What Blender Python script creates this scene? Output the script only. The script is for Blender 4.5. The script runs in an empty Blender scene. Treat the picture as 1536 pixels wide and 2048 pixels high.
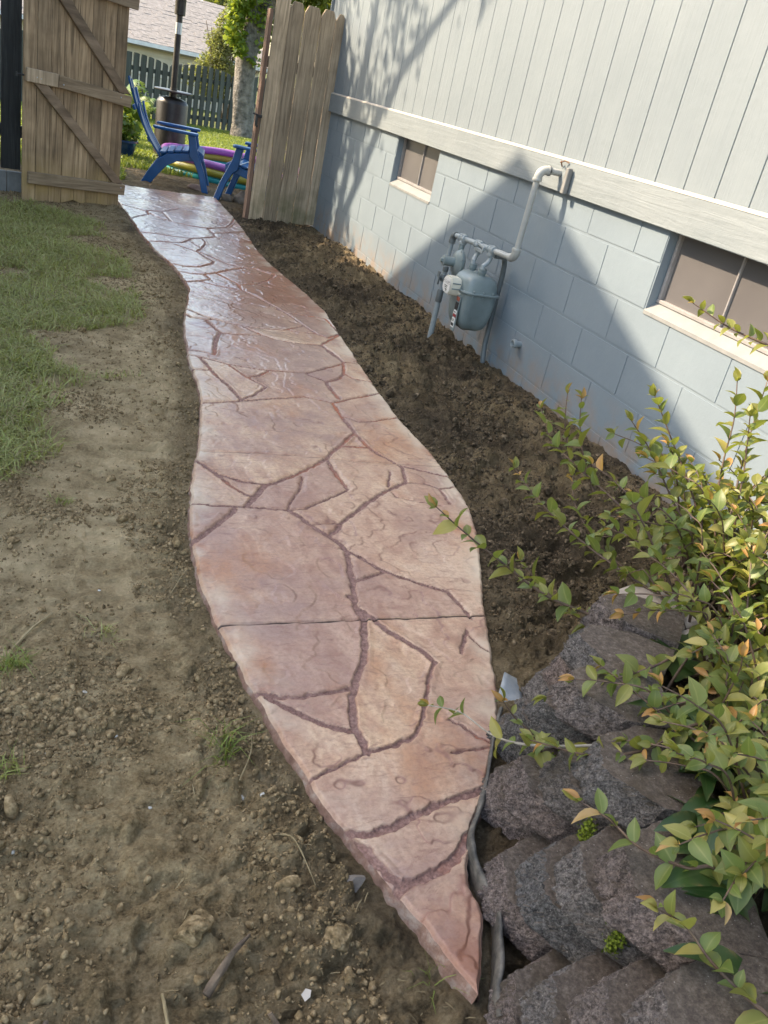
import bpy, bmesh, math, random
import numpy as np
from mathutils import Vector, Matrix, Euler

random.seed(7)
rng = np.random.default_rng(7)
scene = bpy.context.scene
COL = scene.collection
R = math.radians

# ------------------------------------------------------------------ camera
cam_data = bpy.data.cameras.new("camera")
cam = bpy.data.objects.new("camera", cam_data)
COL.objects.link(cam)
cR = Vector((0.92596106, -0.32103979, 0.19882042))
cU = Vector((-0.02201903, 0.47971168, 0.87714985))
cF = Vector((0.37697648, 0.81658445, -0.43712535))
mw = Matrix((cR, cU, -cF)).transposed().to_4x4()
mw.translation = Vector((-2.4689, 0.0, 1.2425))
cam.matrix_world = mw
cam_data.sensor_fit = 'VERTICAL'
cam_data.sensor_height = 24.0
cam_data.lens = 24.0 * 1698.16 / 2048.0
cam_data.clip_start = 0.05
cam_data.clip_end = 600.0
scene.camera = cam

# ------------------------------------------------------------------ sky and sun
SUN_FROM = Vector((-1.0, 0.55, 0.93)).normalized()
sun_el = math.asin(SUN_FROM.z)
world = bpy.data.worlds.new("World")
scene.world = world
world.use_nodes = True
wn = world.node_tree.nodes
sky = wn.new('ShaderNodeTexSky')
sky.sky_type = 'NISHITA'
sky.sun_disc = False
sky.sun_elevation = sun_el
sky.sun_rotation = math.atan2(SUN_FROM.x, SUN_FROM.y)
sky.air_density = 1.0
sky.dust_density = 2.0
sky.ozone_density = 1.0
wn['Background'].inputs['Strength'].default_value = 0.15
tint = wn.new('ShaderNodeMix'); tint.data_type = 'RGBA'; tint.blend_type = 'MULTIPLY'
tint.inputs[0].default_value = 1.0
tint.inputs[7].default_value = (1.07, 1.0, .87, 1)     # the camera's warm white balance
world.node_tree.links.new(sky.outputs[0], tint.inputs[6])
world.node_tree.links.new(tint.outputs[2], wn['Background'].inputs['Color'])
sl = bpy.data.lights.new("sun", 'SUN')
sl.energy = 2.7
sl.angle = R(0.5)
sl.color = (1.0, 0.81, 0.58)
sun = bpy.data.objects.new("sun", sl)
COL.objects.link(sun)
sun.rotation_euler = SUN_FROM.to_track_quat('Z', 'Y').to_euler()
sun.location = (-20, 12, 20)
scene.view_settings.view_transform = 'Standard'
scene.view_settings.look = 'None'
scene.view_settings.gamma = 1.0
scene.view_settings.use_curve_mapping = False
scene.view_settings.exposure = 2.0
scene.cycles.max_bounces = 8
scene.cycles.transparent_max_bounces = 16

# ------------------------------------------------------------------ helpers
def tag(o, label=None, cat=None, group=None, kind=None):
    if label: o['label'] = label
    if cat: o['category'] = cat
    if group: o['group'] = group
    if kind: o['kind'] = kind
    return o

def empty(name, loc, label=None, cat=None, group=None):
    o = bpy.data.objects.new(name, None)
    COL.objects.link(o)
    o.location = loc
    o.empty_display_size = 0.1
    return tag(o, label, cat, group)

def root_inverse(p):
    m = p.matrix_basis
    q = p
    while q.parent is not None:
        m = q.parent.matrix_basis @ q.matrix_parent_inverse @ m if False else q.parent.matrix_basis @ m
        q = q.parent
    return m.inverted()

def attach(o, parent):
    """o was built in world coordinates; parent it without moving it."""
    if parent is not None:
        o.parent = parent
        pm = parent.matrix_basis.copy()
        q = parent
        while q.parent is not None:
            pm = q.parent.matrix_basis @ q.matrix_parent_inverse @ pm
            q = q.parent
        o.matrix_parent_inverse = pm.inverted()
    return o

def link(name, me, parent=None, mat=None):
    o = bpy.data.objects.new(name, me)
    COL.objects.link(o)
    if mat is not None and not me.materials:
        me.materials.append(mat)
    return attach(o, parent)

def mesh_np(name, V, F, mat=None, smooth=False):
    """V (n,3), F (m,k) index array with constant k."""
    V = np.ascontiguousarray(V, dtype=np.float32)
    F = np.ascontiguousarray(F, dtype=np.int32)
    me = bpy.data.meshes.new(name)
    n, (m, k) = len(V), F.shape
    me.vertices.add(n)
    me.vertices.foreach_set('co', V.ravel())
    me.loops.add(m * k)
    me.loops.foreach_set('vertex_index', F.ravel())
    me.polygons.add(m)
    me.polygons.foreach_set('loop_start', np.arange(0, m * k, k, dtype=np.int32))
    me.polygons.foreach_set('loop_total', np.full(m, k, dtype=np.int32))
    if smooth:
        me.polygons.foreach_set('use_smooth', np.ones(m, dtype=bool))
    me.update(calc_edges=True)
    if mat: me.materials.append(mat)
    return me

def bm_mesh(name, bm, mat=None, smooth=None):
    me = bpy.data.meshes.new(name)
    bm.normal_update()
    bm.to_mesh(me)
    bm.free()
    if mat: me.materials.append(mat)
    if smooth is not None:
        for p in me.polygons: p.use_smooth = True
        if smooth < 180:
            me.set_sharp_from_angle(angle=R(smooth))
    return me

def add_box(bm, c, s, M=None, bevel=0.0, seg=1):
    r = bmesh.ops.create_cube(bm, size=1.0)
    vs = r['verts']
    for v in vs:
        v.co = Vector((v.co.x * s[0], v.co.y * s[1], v.co.z * s[2]))
    if bevel > 0:
        es = list({e for v in vs for e in v.link_edges})
        rb = bmesh.ops.bevel(bm, geom=es, offset=bevel, segments=seg, affect='EDGES', clamp_overlap=True)
        vs = list({v for f in rb['faces'] for v in f.verts} | {v for v in vs if v.is_valid})
    for v in vs:
        co = v.co
        if M is not None: co = M @ co
        v.co = co + Vector(c)
    return vs

def box(name, c, s, mat, parent=None, M=None, bevel=0.003, seg=1):
    bm = bmesh.new()
    add_box(bm, c, s, M, bevel, seg)
    return link(name, bm_mesh(name, bm, mat), parent)

def add_tube(bm, pts, rad, n=10, caps=True, close=False):
    pts = [Vector(p) for p in pts]
    m = len(pts)
    if not hasattr(rad, '__len__'): rad = [rad] * m
    t0 = (pts[1] - pts[0]).normalized()
    up = Vector((0, 0, 1)) if abs(t0.z) < .9 else Vector((1, 0, 0))
    u = t0.cross(up).normalized()
    rings = []
    for i in range(m):
        if i == 0: t = pts[1] - pts[0]
        elif i == m - 1: t = pts[-1] - pts[-2]
        else: t = (pts[i + 1] - pts[i]).normalized() + (pts[i] - pts[i - 1]).normalized()
        t.normalize()
        u = (u - t * u.dot(t))
        if u.length < 1e-5: u = t.orthogonal()
        u.normalize()
        v = t.cross(u)
        rings.append([bm.verts.new(pts[i] + (u * math.cos(2 * math.pi * k / n) + v * math.sin(2 * math.pi * k / n)) * rad[i]) for k in range(n)])
    for a, b in zip(rings[:-1], rings[1:]):
        for k in range(n):
            bm.faces.new((a[k], a[(k + 1) % n], b[(k + 1) % n], b[k]))
    if caps:
        bm.faces.new(list(reversed(rings[0])))
        bm.faces.new(rings[-1])
    return rings

def tube(name, pts, rad, mat, parent=None, n=10, smooth=40):
    bm = bmesh.new()
    add_tube(bm, pts, rad, n)
    return link(name, bm_mesh(name, bm, mat, smooth), parent)

def arc(p0, corner, p1, r, n=6):
    """round the corner between two straight runs"""
    c = Vector(corner)
    a = c + (Vector(p0) - c).normalized() * r
    b = c + (Vector(p1) - c).normalized() * r
    return [((1 - t) ** 2) * a + 2 * (1 - t) * t * c + t * t * b for t in [i / n for i in range(n + 1)]]

def add_lathe(bm, prof, origin, axis=(0, 0, 1), n=20, caps=True):
    ax = Vector(axis).normalized()
    q = Vector((0, 0, 1)).rotation_difference(ax)
    rings = []
    for r, z in prof:
        rings.append([bm.verts.new(Vector(origin) + q @ Vector((r * math.cos(2 * math.pi * k / n), r * math.sin(2 * math.pi * k / n), z))) for k in range(n)])
    for a, b in zip(rings[:-1], rings[1:]):
        for k in range(n):
            bm.faces.new((a[k], a[(k + 1) % n], b[(k + 1) % n], b[k]))
    if caps:
        bm.faces.new(list(reversed(rings[0])))
        bm.faces.new(rings[-1])

def lathe(name, prof, origin, mat, parent=None, axis=(0, 0, 1), n=20, smooth=35):
    bm = bmesh.new()
    add_lathe(bm, prof, origin, axis, n)
    return link(name, bm_mesh(name, bm, mat, smooth), parent)

def add_prism(bm, poly, z0, z1, M=None):
    """poly in the local XY plane extruded from z0 to z1, mapped by the 4x4 M"""
    M = M or Matrix()
    a = [bm.verts.new(M @ Vector((x, y, z0))) for x, y in poly]
    b = [bm.verts.new(M @ Vector((x, y, z1))) for x, y in poly]
    n = len(poly)
    bm.faces.new(list(reversed(a)))
    bm.faces.new(b)
    for i in range(n):
        bm.faces.new((a[i], a[(i + 1) % n], b[(i + 1) % n], b[i]))

def prism(name, poly, z0, z1, mat, parent=None, M=None, bevel=0.0):
    bm = bmesh.new()
    add_prism(bm, poly, z0, z1, M)
    bmesh.ops.recalc_face_normals(bm, faces=bm.faces)
    if bevel > 0:
        bmesh.ops.bevel(bm, geom=list(bm.edges), offset=bevel, segments=1, affect='EDGES', clamp_overlap=True)
    return link(name, bm_mesh(name, bm, mat), parent)

def frame(o, x, y=None, z=(0, 0, 1)):
    """4x4 whose columns are x, y, z axes at origin o"""
    x = Vector(x).normalized(); z = Vector(z).normalized()
    y = Vector(y).normalized() if y is not None else z.cross(x).normalized()
    M = Matrix((x, y, z)).transposed().to_4x4()
    M.translation = Vector(o)
    return M

# lattice noise for geometry
_T = rng.random((256, 256)).astype(np.float64)
def vn(x, y, s=0):
    x = np.asarray(x, float) + s * 17.31; y = np.asarray(y, float) + s * 9.77
    xi = np.floor(x).astype(int); yi = np.floor(y).astype(int)
    fx = x - xi; fy = y - yi
    fx = fx * fx * fx * (fx * (fx * 6 - 15) + 10); fy = fy * fy * fy * (fy * (fy * 6 - 15) + 10)
    a = _T[xi & 255, yi & 255]; b = _T[(xi + 1) & 255, yi & 255]
    c = _T[xi & 255, (yi + 1) & 255]; d = _T[(xi + 1) & 255, (yi + 1) & 255]
    return (a * (1 - fx) + b * fx) * (1 - fy) + (c * (1 - fx) + d * fx) * fy
def fbm(x, y, s=0, o=4, g=.5):
    r = 0; a = 1; t = 0
    for i in range(o):
        r = r + a * vn(x * 2 ** i, y * 2 ** i, s + i); t += a; a *= g
    return r / t
def sst(a, b, x):
    t = np.clip((np.asarray(x, float) - a) / (b - a), 0, 1)
    return t * t * (3 - 2 * t)

# ------------------------------------------------------------------ materials
class NT:
    def __init__(s, name):
        s.m = bpy.data.materials.new(name); s.m.use_nodes = True
        s.t = s.m.node_tree; s.n = s.t.nodes; s.b = s.n['Principled BSDF']
        s.out = s.n['Material Output']
        s._pos = None
    def new(s, typ, props=None, **inp):
        x = s.n.new(typ)
        for k, v in (props or {}).items(): setattr(x, k, v)
        for k, v in inp.items():
            k = k.replace('_', ' ')
            s.set(x.inputs[k], v)
        return x
    def set(s, sock, v):
        if isinstance(v, bpy.types.NodeSocket): s.t.links.new(v, sock)
        elif hasattr(v, '__len__') and len(v) == 3 and sock.type == 'RGBA': sock.default_value = (*v, 1)
        else: sock.default_value = v
    def pos(s):
        if s._pos is None: s._pos = s.new('ShaderNodeNewGeometry').outputs['Position']
        return s._pos
    def rand(s):
        return s.new('ShaderNodeObjectInfo').outputs['Random']
    def mapped(s, scale=(1, 1, 1), rot=(0, 0, 0), vec=None):
        return s.new('ShaderNodeMapping', None, Vector=vec or s.pos(), Scale=scale, Rotation=rot).outputs[0]
    def noise(s, scale, detail=4, rough=.55, vec=None, dist=0.0):
        return s.new('ShaderNodeTexNoise', None, Vector=vec or s.pos(), Scale=scale, Detail=detail, Roughness=rough, Distortion=dist).outputs['Fac']
    def voro(s, scale, vec=None, feature='F1', out='Distance'):
        return s.new('ShaderNodeTexVoronoi', {'feature': feature}, Vector=vec or s.pos(), Scale=scale).outputs[out]
    def ramp(s, fac, stops, interp='LINEAR'):
        x = s.new('ShaderNodeValToRGB', None, Fac=fac)
        e = x.color_ramp; e.interpolation = interp
        while len(e.elements) < len(stops): e.elements.new(.5)
        for el, (p, c) in zip(e.elements, stops):
            el.position = p
            el.color = (*c, 1) if hasattr(c, '__len__') else (c, c, c, 1)
        return x.outputs['Color']
    def mix(s, fac, a, b, mode='MIX'):
        x = s.n.new('ShaderNodeMix'); x.data_type = 'RGBA'; x.blend_type = mode
        s.set(x.inputs[0], fac); s.set(x.inputs[6], a); s.set(x.inputs[7], b)
        return x.outputs[2]
    def math(s, op, a, b=0.0, clamp=False):
        x = s.n.new('ShaderNodeMath'); x.operation = op; x.use_clamp = clamp
        s.set(x.inputs[0], a); s.set(x.inputs[1], b)
        return x.outputs[0]
    def bump(s, h, strength=.5, dist=.01, normal=None):
        x = s.new('ShaderNodeBump', None, Height=h, Strength=strength, Distance=dist)
        if normal is not None: s.set(x.inputs['Normal'], normal)
        return x.outputs[0]
    def attr(s, name):
        return s.new('ShaderNodeAttribute', {'attribute_name': name}).outputs['Fac']
    def put(s, color=None, rough=None, normal=None, **kw):
        if color is not None: s.set(s.b.inputs['Base Color'], color)
        if rough is not None: s.set(s.b.inputs['Roughness'], rough)
        if normal is not None: s.set(s.b.inputs['Normal'], normal)
        for k, v in kw.items(): s.set(s.b.inputs[k.replace('_', ' ')], v)
        return s.m

def simple(name, c1, c2, scale=8.0, rough=.6, bscale=60, bstr=.3, bdist=.004, lo=.35, hi=.65, **kw):
    n = NT(name)
    col = n.ramp(n.noise(scale, 6, .6), [(lo, c1), (hi, c2)])
    nb = n.bump(n.noise(bscale, 6, .6), bstr, bdist)
    return n.put(col, rough, nb, **kw)

def wood(name, dark, mid, light, grain=(45, 45, 2.2), rot=(0, 0, 0), rough=.8, moss=None):
    n = NT(name)
    v = n.mapped(grain, rot)
    r = n.rand()
    g = n.noise(1.0, 7, .62, v, .6)
    col = n.ramp(g, [(.28, dark), (.5, mid), (.72, light)])
    blot = n.noise(3.0, 4, .6)
    col = n.mix(n.ramp(blot, [(.4, 0.0), (.7, .6)]), col, dark)
    tone = n.ramp(r, [(0, .72), (1, 1.2)])
    col = n.mix(1.0, col, tone, 'MULTIPLY')
    k = n.voro(3.3, n.mapped((1, 1, .45), rot))
    knot = n.ramp(k, [(.03, 1.0), (.085, 0.0)])
    col = n.mix(n.math('MULTIPLY', knot, .7), col, tuple(x * .45 for x in dark))
    if moss:
        z = n.new('ShaderNodeSeparateXYZ', None, Vector=n.pos()).outputs['Z']
        mz = n.math('MULTIPLY', n.ramp(z, [(0.0, 1.0), (.28, 0.0)]), n.ramp(blot, [(.35, 0.0), (.6, .8)]))
        col = n.mix(mz, col, moss)
    h = n.math('ADD', g, n.math('MULTIPLY', n.noise(3.0, 3, .5, v), .5))
    return n.put(col, rough, n.bump(h, .55, .004))

# soil ----------------------------------------------------------------------
n = NT('soil')
moist = n.attr('moist'); turf = n.attr('turf'); pale = n.attr('pale')
big = n.noise(1.6, 5, .6)
mid = n.noise(14, 8, .65)
fine = n.noise(120, 6, .7)
dry = n.ramp(n.math('ADD', n.math('MULTIPLY', mid, .55), n.math('MULTIPLY', fine, .45)),
             [(.34, (.070, .048, .024)), (.46, (.325, .236, .122)), (.66, (.64, .50, .295))])
wet = n.ramp(n.math('ADD', n.math('MULTIPLY', mid, .6), n.math('MULTIPLY', fine, .4)),
             [(.3, (.024, .017, .010)), (.5, (.080, .059, .036)), (.72, (.190, .146, .095))])
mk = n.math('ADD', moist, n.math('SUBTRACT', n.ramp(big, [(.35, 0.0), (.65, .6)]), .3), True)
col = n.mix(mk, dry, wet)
col = n.mix(n.math('MULTIPLY', pale, n.ramp(n.noise(5, 5, .6), [(.35, .15), (.65, 1.0)])), col, n.ramp(mid, [(.3, (.52, .39, .215)), (.7, (.86, .68, .42))]))
lush = n.attr('lush')
thatch = n.ramp(n.noise(60, 6, .7), [(.3, (.15, .13, .048)), (.6, (.36, .30, .135))])
thatch = n.mix(lush, thatch, (.075, .13, .022))
col = n.mix(n.math('MULTIPLY', turf, n.ramp(n.noise(9, 4, .6), [(.35, .25), (.6, .95)])), col, thatch)
spk = n.ramp(n.voro(95), [(.06, 1.0), (.1, 0.0)])
spm = n.math('MULTIPLY', spk, n.ramp(n.noise(35, 3, .5), [(.6, 0.0), (.66, .8)]))
col = n.mix(spm, col, (.34, .29, .21))
b1 = n.bump(n.noise(38, 9, .72), 1.0, .045)
b2 = n.bump(n.noise(170, 6, .7), 1.0, .008, b1)
M_SOIL = n.put(col, .93, b2, Specular_IOR_Level=.25)

n = NT('soil_clod')
r_ = n.rand()
g = n.math('ADD', n.math('MULTIPLY', n.noise(75, 2, .5), .75), n.math('MULTIPLY', n.noise(240, 3, .6), .25))
col = n.ramp(g, [(.33, (.085, .060, .031)), (.50, (.235, .170, .090)), (.68, (.43, .325, .190))])
col2 = n.ramp(g, [(.33, (.024, .017, .011)), (.52, (.082, .061, .039)), (.68, (.20, .155, .105))])
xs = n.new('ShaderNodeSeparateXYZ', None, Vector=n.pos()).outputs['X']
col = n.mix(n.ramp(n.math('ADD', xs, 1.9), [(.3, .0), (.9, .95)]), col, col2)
M_CLOD = n.put(col, .95, n.bump(n.noise(150, 6, .7), .8, .005), Specular_IOR_Level=.2)

# path ----------------------------------------------------------------------
def path_mat():
    n = NT('stamped_concrete')
    r = n.attr('tone'); jd = n.attr('jd')
    big = n.noise(1.5, 5, .6, None, .6)
    mid = n.noise(6, 8, .66, n.mapped((1.7, .8, 1), (0, 0, R(12))), 1.4)
    fine = n.noise(80, 8, .72)
    c = n.ramp(n.math('ADD', n.math('MULTIPLY', big, .5), n.math('MULTIPLY', mid, .5)),
               [(.33, (.275, .145, .105)), (.44, (.440, .280, .195)), (.55, (.590, .430, .298)), (.70, (.710, .580, .430))])
    tone = n.ramp(r, [(0, (.80, .72, .78)), (.35, (.96, .90, .92)), (.7, (1.04, .99, .95)), (1, (1.08, 1.03, .98))])
    c = n.mix(1.0, c, tone, 'MULTIPLY')
    mauve = n.ramp(n.noise(2.1, 4, .55, n.mapped((1, .8, 1), (0, 0, 1.0))), [(.44, 0.0), (.64, .85)])
    mauve = n.math('MULTIPLY', mauve, n.ramp(n.noise(7, 6, .7, n.mapped((.7, 1.5, 1))), [(.38, .35), (.6, 1.0)]))
    c = n.mix(mauve, c, (.300, .190, .165))
    brown = n.ramp(n.noise(2.8, 5, .6, n.mapped((1.3, .8, 1), (0, 0, 2.0))), [(.55, 0.0), (.70, .75)])
    c = n.mix(brown, c, (.42, .195, .095))
    streak = n.noise(14, 9, .74, n.mapped((.5, 1.6, 1), (0, 0, R(14))), 2.4)
    c = n.mix(n.ramp(streak, [(.54, 0.0), (.70, .72)]), c, (.175, .078, .058))
    c = n.mix(n.ramp(fine, [(.36, .42), (.56, 0.0)]), c, (.22, .115, .085))
    c = n.mix(n.math('MULTIPLY', n.attr('ridge'), .75), c, (.20, .095, .075))
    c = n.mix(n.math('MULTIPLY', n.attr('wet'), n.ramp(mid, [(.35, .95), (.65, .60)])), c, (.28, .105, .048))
    e = n.attr('edge')
    c = n.mix(n.math('MULTIPLY', e, n.ramp(n.noise(4, 6, .6), [(.42, 0.0), (.60, .8)])), c, (.60, .50, .385))
    pit = n.math('MULTIPLY', n.ramp(n.voro(75), [(.04, 1.0), (.09, 0.0)]), n.ramp(n.noise(9, 3, .5), [(.50, 0.0), (.62, .8)]))
    c = n.mix(pit, c, (.19, .115, .09))
    # grout: dark rough mauve, rusty in places; the field jd is metres outside the groove
    j = n.math('ADD', jd, n.math('MULTIPLY', n.math('SUBTRACT', n.noise(120, 4, .6), .5), .0050))
    jm = n.ramp(n.math('ADD', n.math('MULTIPLY', j, 100.0), .5), [(.34, 1.0), (.50, 0.0)])
    lip = n.ramp(n.math('ADD', n.math('MULTIPLY', j, 100.0), .5), [(.46, .8), (.72, 0.0)])
    g = n.ramp(fine, [(.32, (.130, .068, .058)), (.52, (.275, .160, .135)), (.72, (.42, .28, .235))])
    rust = n.ramp(n.noise(1.9, 4, .6), [(.50, 0.0), (.60, .9)])
    g = n.mix(rust, g, (.42, .155, .080))
    c = n.mix(n.math('MULTIPLY', lip, n.ramp(mid, [(.35, .2), (.6, .9)])), c, (.16, .072, .062))
    c = n.mix(jm, c, g)
    sw = n.ramp(n.math('ADD', n.math('MULTIPLY', n.attr('saw'), 100.0), .5), [(.42, 1.0), (.62, 0.0)])
    c = n.mix(n.math('MULTIPLY', sw, .92), c, (.030, .018, .016))
    rough = n.mix(jm, n.ramp(n.math('ADD', n.math('MULTIPLY', mid, .6), n.math('MULTIPLY', fine, .4)), [(.3, .30), (.7, .50)]), (.75, .75, .75))
    h = n.math('ADD', n.math('MULTIPLY', streak, .8), n.math('MULTIPLY', fine, .3))
    nb = n.bump(h, .55, .0045)
    nb = n.bump(n.noise(9, 4, .6, n.mapped((1, 2.0, 1)), 1.0), .22, .010, nb)
    nb = n.bump(n.math('MULTIPLY', n.noise(170, 5, .7), jm), .9, .005, nb)
    n.put(c, rough, nb, Specular_IOR_Level=.35)
    cw = n.math('MULTIPLY', n.math('SUBTRACT', 1.0, jm), n.math('ADD', n.math('MULTIPLY', n.attr('gloss'), .72), n.ramp(n.noise(3.1, 4, .6), [(.4, .03), (.65, .24)])))
    n.set(n.b.inputs['Coat Weight'], cw); n.set(n.b.inputs['Coat Roughness'], .13)
    n.set(n.b.inputs['Coat Normal'], n.bump(n.noise(13, 5, .6, n.mapped((.8, 1.8, 1)), .8), .16, .012))
    return n.m
M_PATH = path_mat()
n = NT('concrete_edge')
c = n.ramp(n.noise(18, 7, .7), [(.3, (.13, .065, .045)), (.5, (.27, .165, .125)), (.72, (.44, .38, .33))])
M_EDGE = n.put(c, .85, n.bump(n.noise(70, 6, .7), .8, .006))

# painted house --------------------------------------------------------------
def paint(name, a, b, rough=.55, bs=26, bst=.35, bd=.004, grain=None):
    n = NT(name)
    c = n.ramp(n.noise(2.3, 6, .62), [(.3, a), (.7, b)])
    z = n.new('ShaderNodeSeparateXYZ', None, Vector=n.pos()).outputs['Z']
    dirt = n.math('MULTIPLY', n.ramp(z, [(0.0, .75), (.09, 0.0)]), n.ramp(n.noise(7, 5, .6), [(.38, 0.0), (.6, 1.0)]))
    zz = n.math('ADD', z, .12)
    dirt = n.math('MULTIPLY', n.ramp(zz, [(.05, .95), (.32, 0.0)]), n.ramp(n.noise(7, 5, .6), [(.40, 0.0), (.62, 1.0)]))
    c = n.mix(dirt, c, (.27, .20, .15))
    if grain:
        v = n.mapped(grain)
        g = n.noise(1.0, 7, .65, v, .8)
        nb = n.bump(n.math('ADD', g, n.math('MULTIPLY', n.noise(bs, 6, .6), .6)), bst, bd)
        c = n.mix(n.ramp(g, [(.33, .10), (.46, 0.0)]), c, tuple(x * .75 for x in a))
    else:
        sc = n.ramp(n.noise(34, 6, .75, None, 1.5), [(.60, 0.0), (.68, 1.0)])
        patch = n.math('MULTIPLY', sc, n.ramp(n.noise(2.7, 3, .5), [(.58, 0.0), (.64, 1.0)]))
        c = n.mix(n.math('MULTIPLY', patch, .35), c, (.42, .46, .47))
        pore = n.math('MULTIPLY', n.ramp(n.voro(130), [(.10, 1.0), (.17, 0.0)]), n.ramp(n.noise(5, 4, .6), [(.50, 0.0), (.60, 1.0)]))
        c = n.mix(n.math('MULTIPLY', pore, .45), c, tuple(x * .45 for x in a))
        nb = n.bump(n.math('ADD', n.noise(bs, 7, .65), n.math('MULTIPLY', n.noise(150, 4, .6), .25)), bst, bd)
    return n.put(c, rough, nb)
M_BLOCK = paint('painted_block', (.184, .228, .266), (.214, .262, .302), .55, 30, .30, .004)
M_MORTAR = paint('painted_mortar', (.180, .223, .260), (.212, .260, .298), .6, 60, .3, .003)
M_SIDING = paint('painted_siding', (.178, .211, .236), (.206, .240, .264), .6, 22, .5, .006, (30, 30, 1.6))
M_FASCIA = paint('painted_trim', (.190, .220, .236), (.238, .266, .280), .6, 20, .6, .006, (30, 1.5, 30))
M_CAULK = simple('caulk', (.42, .375, .32), (.52, .47, .41), 12, .6)
M_SILL = simple('painted_sill', (.215, .222, .222), (.265, .268, .262), 10, .6, 70, .3)
M_SCREEN = NT('window_screen')
n = M_SCREEN
wv = n.voro(420)
M_SCREEN = n.put(n.ramp(n.noise(2.5, 3, .5), [(.3, (.106, .100, .102)), (.7, (.136, .129, .130))]), .35, n.bump(wv, .15, .001), Specular_IOR_Level=.5)
M_ALU = simple('window_frame_metal', (.26, .245, .24), (.33, .315, .31), 12, .45)

# wood -----------------------------------------------------------------------
M_GATE = wood('gate_wood', (.095, .066, .038), (.36, .252, .150), (.56, .415, .262), moss=(.44, .31, .13))
M_RAIL = wood('gate_rail_wood', (.16, .112, .068), (.36, .268, .172), (.52, .40, .27), grain=(2.2, 2.2, 45))
M_BRACE = wood('gate_brace_wood', (.115, .078, .050), (.26, .185, .122), (.40, .295, .20), grain=(3, 3, 12))
M_PICKET = wood('fence_wood', (.19, .142, .094), (.45, .345, .232), (.64, .50, .355), moss=(.14, .15, .06))
M_SHADEWOOD = wood('shade_dark_wood', (.018, .018, .018), (.045, .045, .043), (.085, .085, .08))  # near-black tone: shade on the boards put into the wood colour
M_BACKFENCE = wood('green_grey_wood', (.034, .040, .034), (.064, .072, .061), (.10, .11, .094))
M_REDWOOD = wood('red_post_wood', (.10, .058, .040), (.22, .135, .095), (.32, .21, .155))
M_GREYBOARD = simple('grey_board', (.16, .16, .155), (.24, .24, .235), 9, .85)

# metal, plastic ---------------------------------------------------------------
M_METER = simple('meter_paint', (.150, .188, .196), (.20, .245, .25), 9, .35, 90, .15, .001)
M_PIPE = simple('pipe_paint', (.23, .265, .28), (.30, .335, .345), 12, .45, 90, .25, .001)
M_PVC = simple('pale_pipe', (.34, .35, .34), (.41, .42, .40), 8, .4, 90, .15, .001)
M_TUBE = simple('grey_conduit', (.10, .118, .122), (.15, .165, .17), 8, .5)
M_DIALCASE = simple('dial_case', (.55, .53, .45), (.66, .64, .55), 20, .4)
M_LABELW = simple('label_white', (.62, .62, .60), (.74, .74, .72), 20, .5)
M_LABELK = simple('label_black', (.015, .015, .016), (.035, .035, .036), 20, .5)
M_LABELR = simple('label_red', (.20, .018, .022), (.30, .03, .035), 20, .5)
M_LABELO = simple('label_orange', (.32, .07, .04), (.42, .12, .07), 20, .5)
M_BLACK = simple('black_metal', (.015, .015, .015), (.04, .04, .04), 20, .5)
M_RUST = simple('rusty_metal', (.12, .055, .03), (.26, .15, .09), 40, .8)
M_BLUE = simple('blue_resin', (.002, .065, .21), (.005, .095, .30), 6, .32, 120, .08, .001)
M_BRONZE = simple('dark_bronze_metal', (.030, .027, .025), (.048, .043, .040), 10, .38, Metallic=.35)
M_STEEL = simple('bare_steel', (.40, .43, .46), (.52, .55, .58), 10, .35, Metallic=.6)
M_PURPLE = simple('purple_vinyl', (.24, .085, .32), (.30, .11, .38), 5, .28, 20, .1)
M_YELLOW = simple('olive_yellow_vinyl', (.30, .27, .035), (.36, .33, .05), 5, .28, 20, .1)
M_TEAL = simple('teal_vinyl', (.02, .26, .28), (.03, .33, .35), 5, .28, 20, .1)
M_GLAZE = simple('blue_glaze', (.012, .035, .10), (.03, .07, .16), 12, .2)
M_EDGING = simple('plastic_edging', (.035, .034, .032), (.15, .135, .115), 30, .6, 60, .6)
M_FABRIC = simple('grey_blue_sheet', (.22, .25, .28), (.34, .36, .38), 20, .5)

# stone ------------------------------------------------------------------------
n = NT('split_block')
r = n.rand()
tone = n.ramp(r, [(0, (.72, .75, .78)), (.35, (1.06, 1.03, 1.02)), (.65, (1.12, .96, .92)), (1, (.82, .78, .76))])
g = n.math('ADD', n.math('MULTIPLY', n.noise(75, 8, .8), .6), n.math('MULTIPLY', n.noise(240, 4, .7), .4))
c = n.ramp(g, [(.36, (.028, .026, .026)), (.47, (.130, .121, .116)), (.61, (.38, .355, .335))])
c = n.mix(1.0, c, tone, 'MULTIPLY')
nz = n.new('ShaderNodeSeparateXYZ', None, Vector=n.new('ShaderNodeNewGeometry').outputs['True Normal']).outputs['Z']
top = n.ramp(nz, [(.75, 0.0), (.95, 1.0)])
tc = n.ramp(n.noise(95, 7, .75), [(.32, (.085, .068, .056)), (.5, (.165, .133, .110)), (.72, (.33, .275, .23))])
c = n.mix(top, c, tc)
dirt = n.ramp(n.noise(9, 6, .65), [(.54, 0.0), (.66, .7)])
c = n.mix(n.math('MULTIPLY', dirt, n.ramp(nz, [(.2, .15), (.8, 1.0)])), c, (.105, .082, .055))
spk = n.math('MULTIPLY', n.ramp(n.voro(130), [(.10, 1.0), (.16, 0.0)]), n.ramp(n.noise(60, 2, .5), [(.56, 0.0), (.60, 1.0)]))
c = n.mix(spk, c, (.50, .45, .40))
M_SPLIT = n.put(c, .92, n.bump(n.noise(150, 8, .82), 1.0, .010), Specular_IOR_Level=.3)
M_ROCKP = simple('pinkish_rock', (.22, .14, .11), (.36, .26, .21), 9, .85, 40, .7, .01)
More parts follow.
